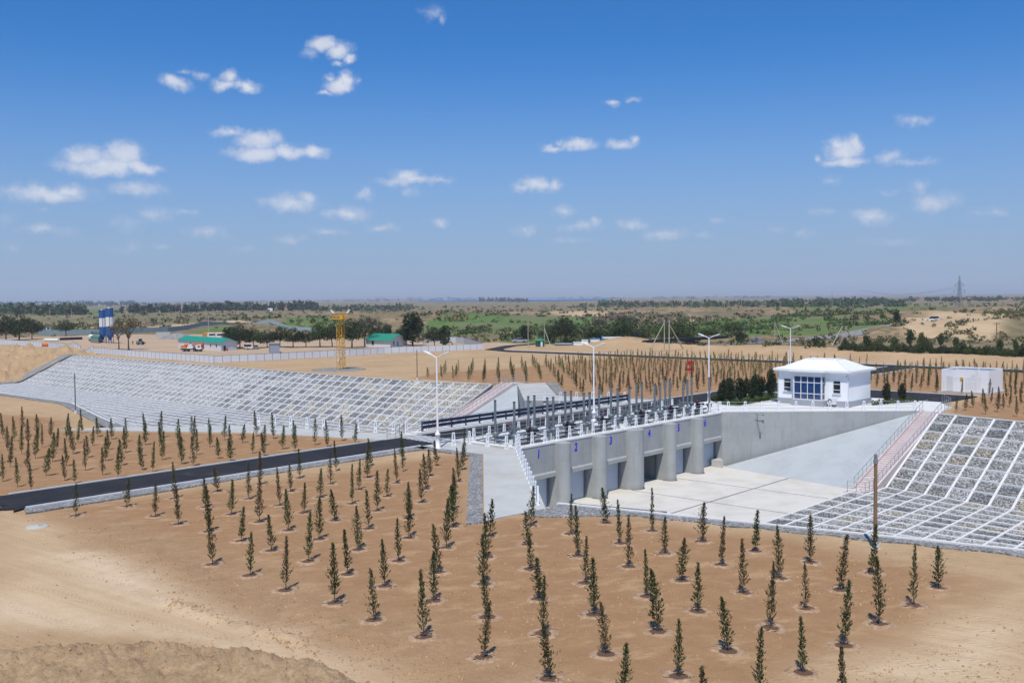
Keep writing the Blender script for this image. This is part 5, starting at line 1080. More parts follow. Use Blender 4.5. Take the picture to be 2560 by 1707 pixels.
person(2306, 817.5, 'person in red and blue clothes standing left of the far white car', (.4, .08, .1), (.08, .1, .3), 1.75)
# ------------------------------------------------------------------ vegetation
def leaf_quads(P, size, rng, up=.3, asp=.6, N=None):
    n = len(P); d = rng.normal(size=(n, 3)); d[:, 2] += up; d /= np.linalg.norm(d, axis=1)[:, None]
    a = np.cross(d, rng.normal(size=(n, 3))); a /= np.linalg.norm(a, axis=1)[:, None]+1e-9
    s = (size*rng.uniform(.6, 1.4, n))[:, None]; u, v = d*s, a*s*asp
    V = np.stack([P-u*.5-v*.15, P+v*.5, P+u*.6, P-v*.5], 1).reshape(-1, 3); F = np.arange(4*n).reshape(-1, 4); return V, F
def lobe_points(n, lobes, rng, shell=.55):
    w = np.array([l[3]*l[4]*l[5] for l in lobes])**.67; k = rng.choice(len(lobes), n, p=w/w.sum()); L = np.array(lobes)[k]
    d = rng.normal(size=(n, 3)); d /= np.linalg.norm(d, axis=1)[:, None]; r = rng.random(n)**.33; r = shell+(1-shell)*r; r *= 1+.12*rng.normal(size=n)
    return L[:, :3]+d*L[:, 3:6]*r[:, None]
def trunk_mesh(h, r, limbs, rng, sp=.3, name='trunk'):
    m = MB(); pts = [Vector((0, 0, -.1*r*4))]; 
    for k in range(1, 5): pts.append(Vector((rng.normal(0, .012)*h, rng.normal(0, .012)*h, h*k/4)))
    for k in range(4): m.tube(pts[k], pts[k+1], r*(1-.2*k), r*(1-.2*(k+1)), n=7, cap=False)
    for k in range(limbs):
        a = 2.4*k+rng.random(); z = h*rng.uniform(.45, .85); p = Vector((0, 0, z)); q = p+Vector((math.cos(a)*sp*h, math.sin(a)*sp*h, h*rng.uniform(.25, .45))); mid = p.lerp(q, .5)+Vector((0, 0, .04*h)); m.tube(p, mid, r*.5, r*.34, n=5, cap=False); m.tube(mid, q, r*.34, r*.12, n=5, cap=False)
    return m.mesh(name)
rng = np.random.default_rng(11)
def tree_kind(kind):
    if kind == 'round': lob = [(0, 0, .62, .30, .30, .30)]+[(.24*math.cos(a), .24*math.sin(a), .42+.28*rng.random(), .2, .2, .17) for a in np.arange(0, 6.3, .8)]+[(0, 0, .86, .16, .16, .14)]; n, s, t = 2100, .052, (.55, .028, 6)
    elif kind == 'tall': lob = [(0, 0, .5, .15, .15, .38), (.08, .02, .72, .11, .11, .26), (-.08, .03, .62, .12, .12, .26), (.02, -.1, .4, .15, .14, .24), (.0, .08, .82, .07, .08, .17)]; n, s, t = 1700, .05, (.7, .022, 5)
    elif kind == 'sparse': lob = [(.26*math.cos(a)*k, .26*math.sin(a)*k, .5+.32*rng.random(), .14, .14, .11) for a in np.arange(0, 6.3, .7) for k in (1.,)]+[(0, 0, .85, .17, .17, .13)]; n, s, t = 520, .05, (.6, .026, 8)
    elif kind == 'wide': lob = [(.34*math.cos(a), .34*math.sin(a), .45+.2*rng.random(), .26, .26, .24) for a in np.arange(0, 6.3, .9)]+[(0, 0, .7, .3, .3, .26)]; n, s, t = 2200, .06, (.45, .03, 6)
    else: lob = [(.28*math.cos(a), .28*math.sin(a), .32+.25*rng.random(), .24, .24, .3) for a in np.arange(0, 6.3, 1.1)]+[(0, 0, .55, .28, .28, .4)]; n, s, t = 900, .11, (.4, .02, 5)
    V, F = leaf_quads(lobe_points(n, lob, rng), s, rng); return mesh_np('crown', V, F), trunk_mesh(t[0], t[1], t[2], rng)
KIND = {k: [tree_kind(k) for _ in range(2)] for k in ('round', 'tall', 'sparse', 'wide', 'bush')}
def tree(px, py, ptop, wpx, kind, label, cat='tree', col=(.04, .06, .02), name=None, group=None, xy=None, hw=None):
    if xy is None: x, y, s = at(px, py); h, w = (py-ptop)*s, wpx*s
    else: x, y = xy; h, w = hw
    t = thing(name or ('bush' if kind == 'bush' else 'tree'), label, cat, (x, y, gz(x, y)-.05), random.uniform(0, 6.28), group)
    c, tr = KIND[kind][random.randrange(2)]; nat = {'round': .9, 'tall': .46, 'sparse': .8, 'wide': 1.2, 'bush': 1.05}[kind]; sx = w/nat
    o = link_mesh('crown', c, M_LEAF, t); o.scale = (sx, sx, h); v = random.uniform(.85, 1.2); o.color = (col[0]*v, col[1]*v, col[2]*v, 1)
    o = link_mesh('trunk', tr, M_BARK, t); o.scale = ((sx+h)/2, (sx+h)/2, h); return t
DK, MD, LT, BR = (.045, .062, .026), (.068, .100, .032), (.10, .145, .045), (.15, .12, .06)
TREES = [(15,850,790,58,'wide','dark green tree at the far left edge, behind the white fence',DK),(48,850,783,62,'wide','tallest dark tree of the left clump behind the white fence',DK),(80,847,797,46,'wide','smaller dark tree at right of the left clump',DK),
 (165,839,800,40,'round','round light green tree left of the silos',MD),(322,875,792,56,'sparse','sparse brownish tree standing before the silos, taller one',BR),(297,873,806,42,'sparse','sparse brownish tree right before the silo legs, smaller one',BR),
 (578,869,818,44,'tall','dark slim tree at the left end of the yard grove',DK),(600,871,813,52,'round','dark round tree in the grove just right of the site office',DK),(634,870,819,48,'round','bright green tree in the grove, third from the office',MD),(668,868,823,44,'wide','brownish green tree behind the gray cabin',DK),
 (700,867,820,50,'round','dark tree behind the right end of the gray cabin',DK),(733,868,819,46,'round','dark tree in the grove left of the yellow tower',DK),(765,867,824,46,'wide','low dark tree just left of the yellow tower',DK),(800,867,806,50,'round','tall dark tree directly left of the yellow tower',MD),
 (830,867,812,44,'round','dark tree partly behind the yellow tower',DK),(880,869,797,60,'round','large dark tree right of the yellow tower',DK),(912,866,790,58,'sparse','gray twiggy half bare tree right of the yellow tower',(.13,.115,.09)),(942,856,799,52,'round','green tree behind the left part of the green roof house',MD),(967,852,812,30,'tall','slim green tree behind the green roof house ridge',MD),
 (1031,864,782,54,'tall','tallest dark pointed tree right of the green roof house',DK),(1008,862,813,40,'round','olive bush like tree left of the tall pointed tree',MD),(1086,869,820,50,'round','dark green tree inside the fence right of the tall tree',DK),(1111,869,814,30,'tall','slim dark tree near the right end of the white fence',DK),
 (1312,853,813,24,'tall','slim dark cypress like tree beside the silver car',DK),(1294,851,826,30,'bush','green bush right of the silver car',MD),(1412,862,796,62,'round','big round dark tree right of the green kiosk',DK),(1372,857,820,44,'round','lower green tree just behind the green kiosk',MD),(1480,856,817,44,'round','round dark tree above the blue boat shed roof',DK),
 (1507,853,823,30,'round','small dark tree right of the blue post',DK),(1558,858,800,66,'round','tall bushy tree above the low white wall',MD),(1598,858,822,48,'wide','gray green bushy tree right of the white wall',(.07,.085,.04)),(1530,856,822,40,'wide','lower tree between two taller ones behind the white wall',MD),
 (1655,862,815,44,'wide','bright green tree left behind the twin power poles',LT),(1690,860,800,80,'wide','big bright green willow like tree behind the twin power poles',MD),(1725,858,832,44,'bush','pale green bush right of the twin power poles',LT),(1770,850,822,50,'wide','green bushy tree behind the third street lamp',MD),(1835,848,815,60,'wide','broad green tree at right behind the long pipes',MD),
 (1850,858,826,22,'tall','slim green sapling tree beside the far utility pole',MD),(1500,820,797,30,'wide','gray bare shrubby tree on the plain at centre',(.12,.1,.08)),(1560,812,790,46,'wide','gray green shrubby tree on the plain above the white wall',(.09,.09,.06)),(2040,866,838,24,'bush','lone green bush beside the berm, left of the hedge',MD),(2242,830,798,16,'tall','slim dark tree on the sandy rise at right',DK)]
for (px, py, pt, w, k, lab, col) in TREES: tree(px, py, pt-(py-pt)*.06, w*1.25, k, lab, 'bush' if k == 'bush' else 'tree', col)
# hedge of bushes beyond the right hand berm
n = 0
for px in np.arange(2104, 2570, 9.5):
    py = 876+(px-2100)*.034+random.uniform(-2, 2); t = random.uniform(14, 22); big = random.random() < .2
    xy = W(px, py); s_ = at(px, py)[2]; n += 1
    tree(0, 0, 0, 0, 'bush', f'dark green hedge bush in the row beyond the berm, {ordw(n)} from the left', 'bush', MD if random.random() < .7 else DK, 'hedge_bush', 'hedge row beyond the berm', xy, (t*s_*(2.0 if big else 1.35), 21*s_))
for k_, (px, py, h) in enumerate(((2165, 870, 34), (2205, 866, 26), (2235, 872, 30), (2275, 866, 44), (2303, 868, 40), (2330, 872, 28), (2352, 866, 36), (2390, 872, 32), (2425, 870, 24), (2500, 882, 36), (2540, 886, 40))):
    xy = W(px, py); s_ = at(px, py)[2]; tree(0, 0, 0, 0, 'tall' if h > 30 else 'sparse', f'taller loose leaved tree in the hedge row, {ordw(k_+1)} from the left', 'tree', LT if random.random() < .5 else MD, 'hedge_tree', 'taller trees in the hedge row', xy, (h*s_, 20*s_))
# planted bed beside the house
GRASS = NG('lawn'); M_LAWN = GRASS.fin(GRASS.mix(GRASS.rng(GRASS.noise(GRASS.pos(), 3, 4), .3, .7), (.03, .055, .016), (.055, .08, .025)), .95)
for P, nm in (([(22.6, 1.3), (31.4, 1.3), (40.6, 1.9), (40.6, 7.2), (26.2, 7.2), (22.8, 3.4)], 'left'), ([(33.0, -9.9), (39.9, -13.6), (40.7, -13.2), (40.7, -9.6)], 'right')):
    m = MB(); m.prism(P, -.1, .07); struct('lawn_bed', m, M_LAWN)
    m = MB(); [m.bar((a[0], a[1], .06), (b[0], b[1], .06), .16, .16) for a, b in zip(P, P[1:]+P[:1])]; struct('bed_edging', m, M_DECK)
for k, (x, y, h, w) in enumerate([(27.2, 5.9, 3.0, 1.5), (25.6, 3.9, 3.3, 1.4), (27.6, 3.6, 3.2, 1.7), (30.3, 3.5, 3.3, 1.5), (32.6, 3.5, 3.1, 1.5), (34.6, 3.2, 3.9, 1.5), (29.3, 5.9, 3.0, 1.3), (33, 6, 2.7, 1.3), (37, 4.5, 3, 1.4), (36, 6.2, 3, 1.3)]):
    tree(0, 0, 0, 0, 'tall', f'dense dark evergreen shrub tree {["nearest the street lamp", "at the front corner of the lawn", "second along the lawn front", "in the middle of the lawn front", "fourth along the lawn front", "tallest one, next to the house wall", "second row behind the lawn front", "in the back row by the road", "half hidden by the house", "at the back of the lawn by the road"][k]}', 'shrub', (.028, .05, .018), 'evergreen_shrub', 'evergreens in the lawn bed', (x, y), (h, w))
for k, (x, y, h) in enumerate([(37.0, -10.6, 2.6), (38.5, -11.9, 2.6)]): tree(0, 0, 0, 0, 'tall', f'dark conical evergreen right of the control house, the {["left", "right"][k]} one of two', 'shrub', (.028, .04, .018), 'evergreen_shrub', 'evergreens in the lawn bed', (x, y), (h, 1.15))
V, F = leaf_quads(lobe_points(150, [(0, 0, .25, .16, .16, .26)], rng, .5), .11, rng); HB = mesh_np('foliage', V, F)
def hedge(p, q, n, lab, grp):
    for k in range(n):
        t = k/(n-1); o = link_mesh('dwarf_conifer', HB, M_LEAF, None, (p[0]+(q[0]-p[0])*t, p[1]+(q[1]-p[1])*t, .08)); o.color = (.10, .14, .028, 1); o.rotation_euler = (0, 0, k*1.3); o.scale = (1.15, 1.15, random.uniform(.95, 1.3)); tag(o, f'{lab}, {ordw(k+1)} along', 'shrub', grp)
hedge((23.6, 1.7), (31.0, 1.7), 22, 'small yellow green dwarf conifer edging the lawn left of house', 'dwarf conifers edging the left lawn')
hedge((26.4, 6.9), (32, 6.9), 13, 'small yellow green dwarf conifer along the road side of the lawn', 'dwarf conifers along the road side')
hedge((33.6, -10.4), (39.7, -13.2), 17, 'small yellow green dwarf conifer in the right bed by the house', 'dwarf conifers in the right bed')
# far woods and scrub: nobody could count these
def clump_stuff(name, label, items, leaf_n, rngs=5, tints=None):
    rg = np.random.default_rng(rngs); Vs, Fs, Ts = [], [], []; nb = 0
    for (x, y, z, w, h, col) in items:
        k = leaf_n*(3 if math.hypot(x-CAM[0], y-CAM[1]) < 520 else 1); lob = [(0, 0, .5*h, w*.5, w*.5, h*.5), (w*.3*rg.normal(), w*.3*rg.normal(), .35*h, w*.4, w*.4, h*.35), (w*.25*rg.normal(), w*.25*rg.normal(), .68*h, w*.3, w*.3, h*.32)]
        P = lobe_points(k, lob, rg, .3)+np.array([x, y, z]); P[:, 2] = np.maximum(P[:, 2], z+.02*h)
        V, F = leaf_quads(P, .5*(w*h)**.5*(14/k)**.5, rg, .3, .75); Vs.append(V); Fs.append(F+nb); nb += len(V)
        g = rg.uniform(.7, 1.25, (k, 1)); Ts.append(np.concatenate([np.array(col)*g, np.ones((k, 1))], 1))
    me = mesh_np(name, np.concatenate(Vs), np.concatenate(Fs), False, {'tint': ('FACE', np.concatenate(Ts))})
    o = link_mesh(name, me, M_FAR); return tag(o, label, 'woods' if 'wood' in name else 'scrub', kind='stuff')
g = NG('far foliage'); M_FAR = g.fin(g.mix(1., g.attr('tint', 'Color'), (1.75, 1.65, 1.5), 'MULTIPLY'), .9, 0, .05)
items = []
def belt(p, q, n, hp, wp, col, jit=3, yj=1.5):
    for k in range(n):
        t = random.random(); px = p[0]+(q[0]-p[0])*t+random.uniform(-jit, jit); py = p[1]+(q[1]-p[1])*t+random.uniform(-yj, yj); x, y, s = at(px, py); d = s*FPX
        h = hp*s*random.uniform(.6, 1.2); items.append((x, y, gz(x, y), wp*s*random.uniform(.7, 1.3), h, tuple(c*random.uniform(.8, 1.2) for c in col)))
PINE = (.018, .032, .020)
belt((300, 781), (560, 778), 120, 20, 10, PINE, 3, 1); belt((540, 777), (800, 774), 130, 20, 12, (.028, .042, .024), 3, 1.5); belt((780, 776), (1030, 774), 90, 13, 12, (.05, .065, .04), 3, 2)
belt((0, 783), (120, 786), 45, 24, 18, (.035, .05, .025), 5, 3); belt((120, 788), (215, 786), 45, 26, 18, (.035, .05, .025), 4, 2); belt((0, 765), (330, 762), 160, 9, 12, (.03, .045, .035), 4, 3); belt((330, 764), (640, 761), 90, 6, 10, (.03, .045, .035), 4, 3)
belt((1190, 754), (1320, 755), 60, 10, 7, (.022, .035, .025), 2, .5); belt((1500, 765), (1920, 764), 150, 11, 14, (.04, .06, .03), 4, 4); belt((1920, 768), (2260, 764), 150, 14, 14, (.035, .055, .028), 5, 6); belt((1950, 756), (2560, 751), 170, 10, 12, (.025, .04, .03), 4, 2)
belt((940, 752), (1190, 750), 60, 5, 9, (.03, .045, .04), 3, 1.5); belt((1400, 748), (1920, 744), 70, 4, 12, (.04, .05, .045), 5, 1.5); belt((640, 756), (960, 752), 50, 3, 12, (.04, .05, .045), 5, 1.5); belt((1980, 784), (2120, 790), 40, 12, 14, (.05, .07, .03), 5, 5); belt((1440, 770), (1560, 762), 20, 8, 14, (.05, .07, .04), 5, 2)
clump_stuff('far_wood', 'dark belts of trees far out across the plain below the horizon', items, 16)
items = []
for _ in range(3600):
    a = HEAD+random.uniform(-.6, .6); d = math.exp(random.uniform(math.log(255), math.log(1500))); x, y = CAM[0]+d*math.cos(a), CAM[1]+d*math.sin(a)
    if inpoly(np.array([x]), np.array([y]), YARD)[0] or (x < 108 and y < 112) or (x < 42 and y < 270): continue
    if x < 140 and y < 128 and y > -30: continue
    f = float(fbm(np.array([x*.03]), np.array([y*.03]), 3, 91)[0])
    if random.random() > sstep(.35, .62, f)*1.1: continue
    w = random.uniform(.6, 1.7)*(1+d/900); r = random.random(); col = (.05, .065, .028) if r < .5 else ((.085, .085, .045) if r < .8 else (.12, .10, .07)); items.append((x, y, gz(x, y)-.1, w*1.5, w*random.uniform(.6, 1.1), col))
def patch(P, n, w0, w1, col):
    xs = [p[0] for p in P]; ys = [p[1] for p in P]; k = 0
    while k < n:
        px, py = random.uniform(min(xs), max(xs)), random.uniform(min(ys), max(ys))
        if not inpoly(np.array([px]), np.array([py]), P)[0]: continue
        x, y, s = at(px, py); w = random.uniform(w0, w1)*s; items.append((x, y, gz(x, y)-.1, w*1.3, w*random.uniform(.7, 1.2), tuple(c*random.uniform(.75, 1.25) for c in col))); k += 1
patch([(1240, 848), (1330, 822), (1640, 812), (1760, 828), (1640, 850), (1420, 862)], 260, 9, 20, (.055, .07, .03)); patch([(1640, 805), (1840, 800), (1960, 815), (1900, 845), (1700, 850)], 200, 7, 15, (.05, .075, .028)); patch([(1560, 790), (1700, 797), (1850, 805), (1600, 815), (1440, 805)], 150, 7, 13, (.10, .09, .065))
patch([(2030, 800), (2240, 800), (2250, 826), (2080, 826)], 130, 7, 14, (.05, .07, .028)); patch([(2360, 810), (2560, 790), (2560, 830), (2480, 832)], 120, 6, 12, (.06, .075, .035)); patch([(690, 826), (790, 806), (930, 815), (900, 835)], 140, 6, 13, (.06, .08, .03)); patch([(90, 815), (250, 812), (250, 826), (110, 826)], 90, 5, 9, (.07, .09, .035)); patch([(1090, 800), (1240, 790), (1290, 800), (1100, 812)], 130, 5, 11, (.11, .10, .05))
patch([(940, 850), (1240, 838), (1290, 850), (1180, 864)], 60, 4, 9, (.06, .07, .03)); patch([(480, 800), (640, 795), (760, 800), (640, 812)], 90, 5, 10, (.08, .085, .045)); patch([(1140, 832), (1200, 826), (1210, 833), (1150, 836)], 40, 8, 14, (.045, .06, .025))
patch([(1930, 800), (2070, 792), (2080, 800), (1940, 812)], 60, 6, 11, (.05, .07, .03))
clump_stuff('scrub', 'low gray green scrub scattered over the plain behind the works', items, 12, 9)
# ------------------------------------------------------------------ poles, pylon and far buildings
def upole(px, py, ptop, label, r=.13, struts=(), insul=True, group=None, mat=None):
    x, y, s = at(px, py); h = (py-ptop)*s; t = thing('utility_pole', label, 'utility pole', (x, y, gz(x, y)-.1), HEAD, group)
    MB().tube((0, 0, 0), (0, 0, h), r*1.15, r*.75, n=7).build('shaft', mat or M_POLEC, t)
    if insul:
        m = MB(); m.bar((0, -.7, h*.93), (0, .7, h*.93), .1, .1); m.build('crossarm', M_STEELG, t)
        for yy in (-.6, .6): MB().tube((0, yy, h*.93), (0, yy, h*.93+.3), .05, n=5).build('insulator', M_BLACK, t)
    for (bx, by, tp) in struts:
        q = Vector((*W(bx, by), 0))-Vector((x, y, 0)); c, s2 = math.cos(-HEAD), math.sin(-HEAD); q = Vector((q.x*c-q.y*s2, q.x*s2+q.y*c, 0)); MB().tube(q, (0, 0, h*tp), r, r*.8, n=7).build('strut', mat or M_POLEC, t)
    return t
upole(1661, 877, 797, 'left pole of the twin braced power poles behind the plantation', .12, [(1623, 878, .9)]); upole(1673, 878, 797, 'right pole of the twin braced power poles behind the plantation', .15, [(1711, 876, .85)])
upole(2105, 857, 812, 'left pole of the braced pair before the gravel road at right', .13, [(2079, 864, .92)]); upole(2115, 863, 814, 'right pole of the braced pair before the gravel road at right', .13, [(2138, 861, .9)])
upole(1937, 858, 801, 'braced pole right of the farthest street lamp', .12, [(1957, 858, .92)]); upole(2491, 870, 803, 'lone wooden pole rising from the hedge at far right', .13, mat=M_WOOD)
upole(1320.5, 869, 802, 'slim pole with blue top left of the green kiosk', .1); upole(1361, 864, 808, 'slim braced pole just right of the green kiosk', .1, [(1377, 865, .8)]); upole(1586, 851, 815, 'pole with a small lamp right of the low white wall', .1); upole(1860, 858, 812, 'dark braced pole left of the pump platform', .1, [(1845, 857, .6)], mat=M_STEELG)
upole(1059, 863, 808, 'tall concrete pole with two lamps right of the green roof house', .14); upole(669, 834, 793, 'slim pale pole behind the yard fence at centre left', .12, insul=False)
z6 = [(1600+x*.136, 740+a*.136, 740+b*.136) for x, a, b in ((25,180,110),(267,165,70),(532,170,65),(727,205,20),(960,180,60),(1255,175,55),(1550,210,95),(1865,270,60),(2128,262,140))]
z5 = [(1280+x*.136, 740+a*.136, 740+b*.136) for x, a, b in ((195,245,130),(583,175,90),(893,180,95),(1030,150,95),(1180,165,120),(1482,150,80),(1535,270,80),(1665,165,80),(405,150,90),(475,150,85))]
for k_, (px, py, pt) in enumerate(sorted(z6+z5+[(2080, 780, 741), (2202, 776, 757), (2310, 772, 755), (2455, 769, 754), (2415, 768, 754), (125, 793, 771), (179, 795, 770), (522, 833, 786), (1140.5, 775, 762)])):
    s = at(px, py)[2]; upole(px, py, pt, f'thin pale utility pole far out on the plain, {ordw(k_+1)} from the left', max(.16, .55*s), insul=False, group='utility poles across the plain')
x, y, s = at(2398, 781); h = 91*s; bw = 9.5*s; py_ = thing('power_pylon', 'tall steel lattice power pylon on the plain at right', 'pylon', (x, y, gz(x, y)), HEAD+.5); M_PYL = paint('pylon steel', (.16, .19, .23), .5, .4); R_ = .06
lev = [(0, 1), (.22, .62), (.40, .42), (.62, .30), (.82, .26), (.86, .22), (1.0, .03)]
for sx in (-1, 1):
    for sy in (-1, 1):
        m = MB()
        for (a, wa), (b, wb) in zip(lev, lev[1:]): m.tube((sx*bw*wa, sy*bw*wa, a*h), (sx*bw*wb, sy*bw*wb, b*h), R_*1.3, n=4)
        m.build('leg', M_PYL, py_)
m = MB(); zz = list(np.linspace(0, .86, 14))
for i, (a, b) in enumerate(zip(zz, zz[1:])):
    wa, wb = [np.interp(q, [l[0] for l in lev], [l[1] for l in lev])*bw for q in (a, b)]
    for (p, q) in (((-1, -1), (1, -1)), ((1, -1), (1, 1)), ((1, 1), (-1, 1)), ((-1, 1), (-1, -1))):
        m.tube((p[0]*wa, p[1]*wa, a*h), (q[0]*wb, q[1]*wb, b*h), R_, n=4); m.tube((q[0]*wa, q[1]*wa, a*h), (p[0]*wb, p[1]*wb, b*h), R_, n=4)
tag(m.build('bracing', M_PYL, py_), kind='stuff')
ARM = []
for f, L in ((.60, 2.1), (.77, 1.55)):
    for s_ in (-1, 1):
        m = MB(); m.tube((0, s_*bw*.28, f*h), (0, s_*bw*L, f*h), R_*1.2, n=4); m.tube((0, s_*bw*.26, (f+.06)*h), (0, s_*bw*L, f*h), R_, n=4); m.build('crossarm', M_PYL, py_); m = MB(); m.tube((0, s_*bw*L, f*h), (0, s_*bw*L, f*h-1.6), .14, n=5); m.build('insulator', M_BLACK, py_); ARM.append((s_*bw*L, f*h-1.6))
wr = thing('power_lines', 'thin power lines running right from the lattice pylon', 'cables', (x, y, 0), HEAD+.5)
for (yy, zz) in ARM:
    pts = [(q*320, yy-q*260, gz(x, y)+zz-18*q*(1-q)*1.2) for q in np.linspace(0, 1, 9)]; MB().path(pts, .07, 4).build('cable', M_PYL, wr)
def far_building(px, py, wpx, hpx, label, mat=M_WHITE, roof=None):
    x, y, s = at(px, py); w, h = wpx*s, hpx*s; t = thing('far_building', label, 'building', (x, y, gz(x, y)-.5), HEAD-math.pi/2+random.uniform(-.2, .2))
    MB().box(-w/2, w/2, -w*.15, w*.15, 0, h+.5).build('wall', mat, t); MB()._add([(-w*.51, -w*.17, h+.5), (w*.51, -w*.17, h+.5), (w*.51, w*.17, h+.5), (-w*.51, w*.17, h+.5), (-w*.5, 0, h*1.35+.5), (w*.5, 0, h*1.35+.5)], [(0, 1, 5, 4), (2, 3, 4, 5), (1, 2, 5), (3, 0, 4)]).build('roof', roof or mat, t)
for a in ((115, 765, 58, 5, 'long pale greenhouse hall near the horizon at far left'), (255, 764, 30, 2.2, 'low white farm building near the horizon above the silos'), (300, 762, 14, 2.4, 'small white building near the horizon right of the silos'), (470, 762, 20, 2.6, 'white houses row near the horizon left of centre'), (1040, 751, 7, 1.8, 'small white lakeside building, the leftmost'), (1083, 750.5, 8, 2, 'small white lakeside building, second from left'), (1110, 750.5, 16, 1.8, 'long white lakeside building in the middle distance'), (2000, 752, 6, 2.4, 'tiny white building in the trees at right horizon'), (530, 771, 16, 2.5, 'white building showing before the dark tree belt'), (676, 777, 12, 5, 'small white house with pale roof at the edge of the tree belt')):
    far_building(*a)
for P, nm in (([(1030, 752.2), (1100, 750.6), (1250, 749.4), (1420, 747.6), (1530, 746.6), (1520, 750.6), (1400, 752.4), (1240, 753.6), (1060, 754.2)], 'left'), ([(1820, 742.9), (1990, 741.6), (1990, 742.8), (1825, 744.2)], 'right')):
    m = lakepoly(P, 3.); V_ = m.v; struct('water', m, M_LAKE)
for P in ([W(1920, 858), W(2159, 843), W(2330, 822), W(2366, 815), W(2400, 806), W(2392, 805), W(2356, 813), W(2320, 818), W(2159, 838), W(1920, 854.5), W(1780, 862), W(1780, 866)],):
    m = MB()
    V_ = [(p[0], p[1], gz(*p)+.12) for p in P]; n = len(P)
    def dens(P):
        out = []
        for a, b in zip(P, P[1:]):
            for k in range(12): out.append((a[0]+(b[0]-a[0])*k/12, a[1]+(b[1]-a[1])*k/12))
        return out+[P[-1]]
    A, B = dens(P[:5]), dens([P[10], P[8], P[7], P[6], P[5]])
    for (a, b, c, d) in zip(A, A[1:], B[1:], B): m.quad(*[(q[0], q[1], gz(*q)+.15) for q in (a, b, c, d)])
    struct('gravel_road', m, M_GRAVEL)
# ------------------------------------------------------------------ the planted conifer saplings
def sapling(seed, H=2.25, nb=74, per=13, wide=.31):
    rg = np.random.default_rng(seed); P, D, S = [], [], []; lean = rg.normal(0, .045, 2); br = MB()
    tip = np.array([lean[0]*H, lean[1]*H, H])
    for k in range(nb):
        t = .09+.91*((k+rg.random())/nb)**.95; c = tip*t; a = k*2.4+rg.normal(0, .3); r = wide*(max(0, 1-t)**.85+.03)*(.75 if t < .16 else 1)*rg.uniform(.5, 1.25)*(1.5 if rg.random() < .06 else 1)
        e = c+np.array([math.cos(a)*r, math.sin(a)*r, r*rg.uniform(.9, 1.6)]); 
        for j in range(per):
            f = rg.uniform(.25, 1.05); q = c+(e-c)*f+rg.normal(0, .022, 3); d = (e-c)/(np.linalg.norm(e-c)+1e-6)+rg.normal(0, .45, 3)+np.array([0, 0, .5]); P.append(q); D.append(d/np.linalg.norm(d)); S.append(rg.uniform(.07, .14)*(1-.3*t))
        if k % 4 == 0: br.tube(c, tuple(c+(e-c)*.8), .006, .003, n=3, cap=False)
    P, D, S = np.array(P), np.array(D), np.array(S)[:, None]; n = len(P); a = np.cross(D, rg.normal(size=(n, 3))); a /= np.linalg.norm(a, axis=1)[:, None]
    V = np.stack([P-D*S*.4, P+a*S*.17, P+D*S*.65, P-a*S*.17], 1).reshape(-1, 3); F = np.arange(4*n).reshape(-1, 4)
    br.tube((0, 0, -.05), tuple(tip*.55), .02, .013, n=5, cap=False); br.tube(tuple(tip*.55), tuple(tip*.97), .013, .004, n=4, cap=False)
    return V, F, mesh_np('crown', V, F), br.mesh('trunk')
SAP = [sapling(100+k, wide=w, nb=nb) for k, (w, nb) in enumerate(((.30, 78), (.34, 84), (.26, 70), (.31, 74), (.24, 62), (.36, 88), (.29, 56), (.28, 76)))]
def basin_mesh(seed):
    rg = np.random.default_rng(seed); m = MB(); n = 18; prof = [(.30, -.06), (.36, .03), (.46, .06), (.58, .025), (.72, -.06)]
    j = 1+.12*rg.normal(size=(len(prof), n)); V = [(r*math.cos(2*math.pi*k/n)*j[i][k], r*math.sin(2*math.pi*k/n)*j[i][k], z+.008*rg.normal()) for i, (r, z) in enumerate(prof) for k in range(n)]
    m._add(V, [(i*n+k, i*n+(k+1) % n, (i+1)*n+(k+1) % n, (i+1)*n+k) for i in range(len(prof)-1) for k in range(n)], True); m.m = 1; m._add([(.34*math.cos(2*math.pi*k/n), .34*math.sin(2*math.pi*k/n), .012) for k in range(n)], [tuple(range(n))], True); return m.mesh('watering_basin')
BAS = [basin_mesh(k) for k in range(3)]
g = NG('basin soil'); p_ = g.pos(); M_BAS = g.fin(g.mix(g.rng(g.noise(p_, 6, 4, .7), .35, .7), (.30, .185, .11), (.44, .315, .21)), .95, 0, .1); 
M_MOIST = paint('moist soil', (.12, .065, .035), .95, 0, .4, 5)
SITES = []        # x, y, plot, row words
rows = [3.3, -.55, -3.75, -7.0, -10.2, -13.3, -16.6, -19.8, -23, -26.15, -29.3, -32.5, -35.65, -38.8, -41.9, -45.0]
wingx = lambda y: np.interp(y, [-17.5, 0, 4], [-40.6, -23.2, -23.4])
for i, y in enumerate(rows):
    xs = []
    for k in range(-8, 8):
        x = -37.75+3.33*k+.031*(y+3.5)
        if x < -55.8 or x > (-26 if i == 0 else -24): continue
        if y > -17.8 and x > wingx(y)-.0: continue
        if -19.9 < y < -17 and x > -34.6: continue
        if y < -17.5 and x > float(dn_crest_n(y))-3.1 and y > -34: continue
        if x > -34.3 and y < -20: continue
        if x < -53 and y > 3.9: continue
        if x < -54.2 and y > -12: continue
        if y < -43 and x > -50: continue
        xs.append(x)
    for j, x in enumerate(sorted(xs)): SITES.append((x+random.gauss(0, .1), y+random.gauss(0, .1), 'near', len(rows)-i, j+1))
lrows = [14.1, 16.0, 19.1, 22.3, 25.25, 28.3, 31.6, 34.6, 37.6, 40.7, 43.8, 47, 50.1, 53.2]
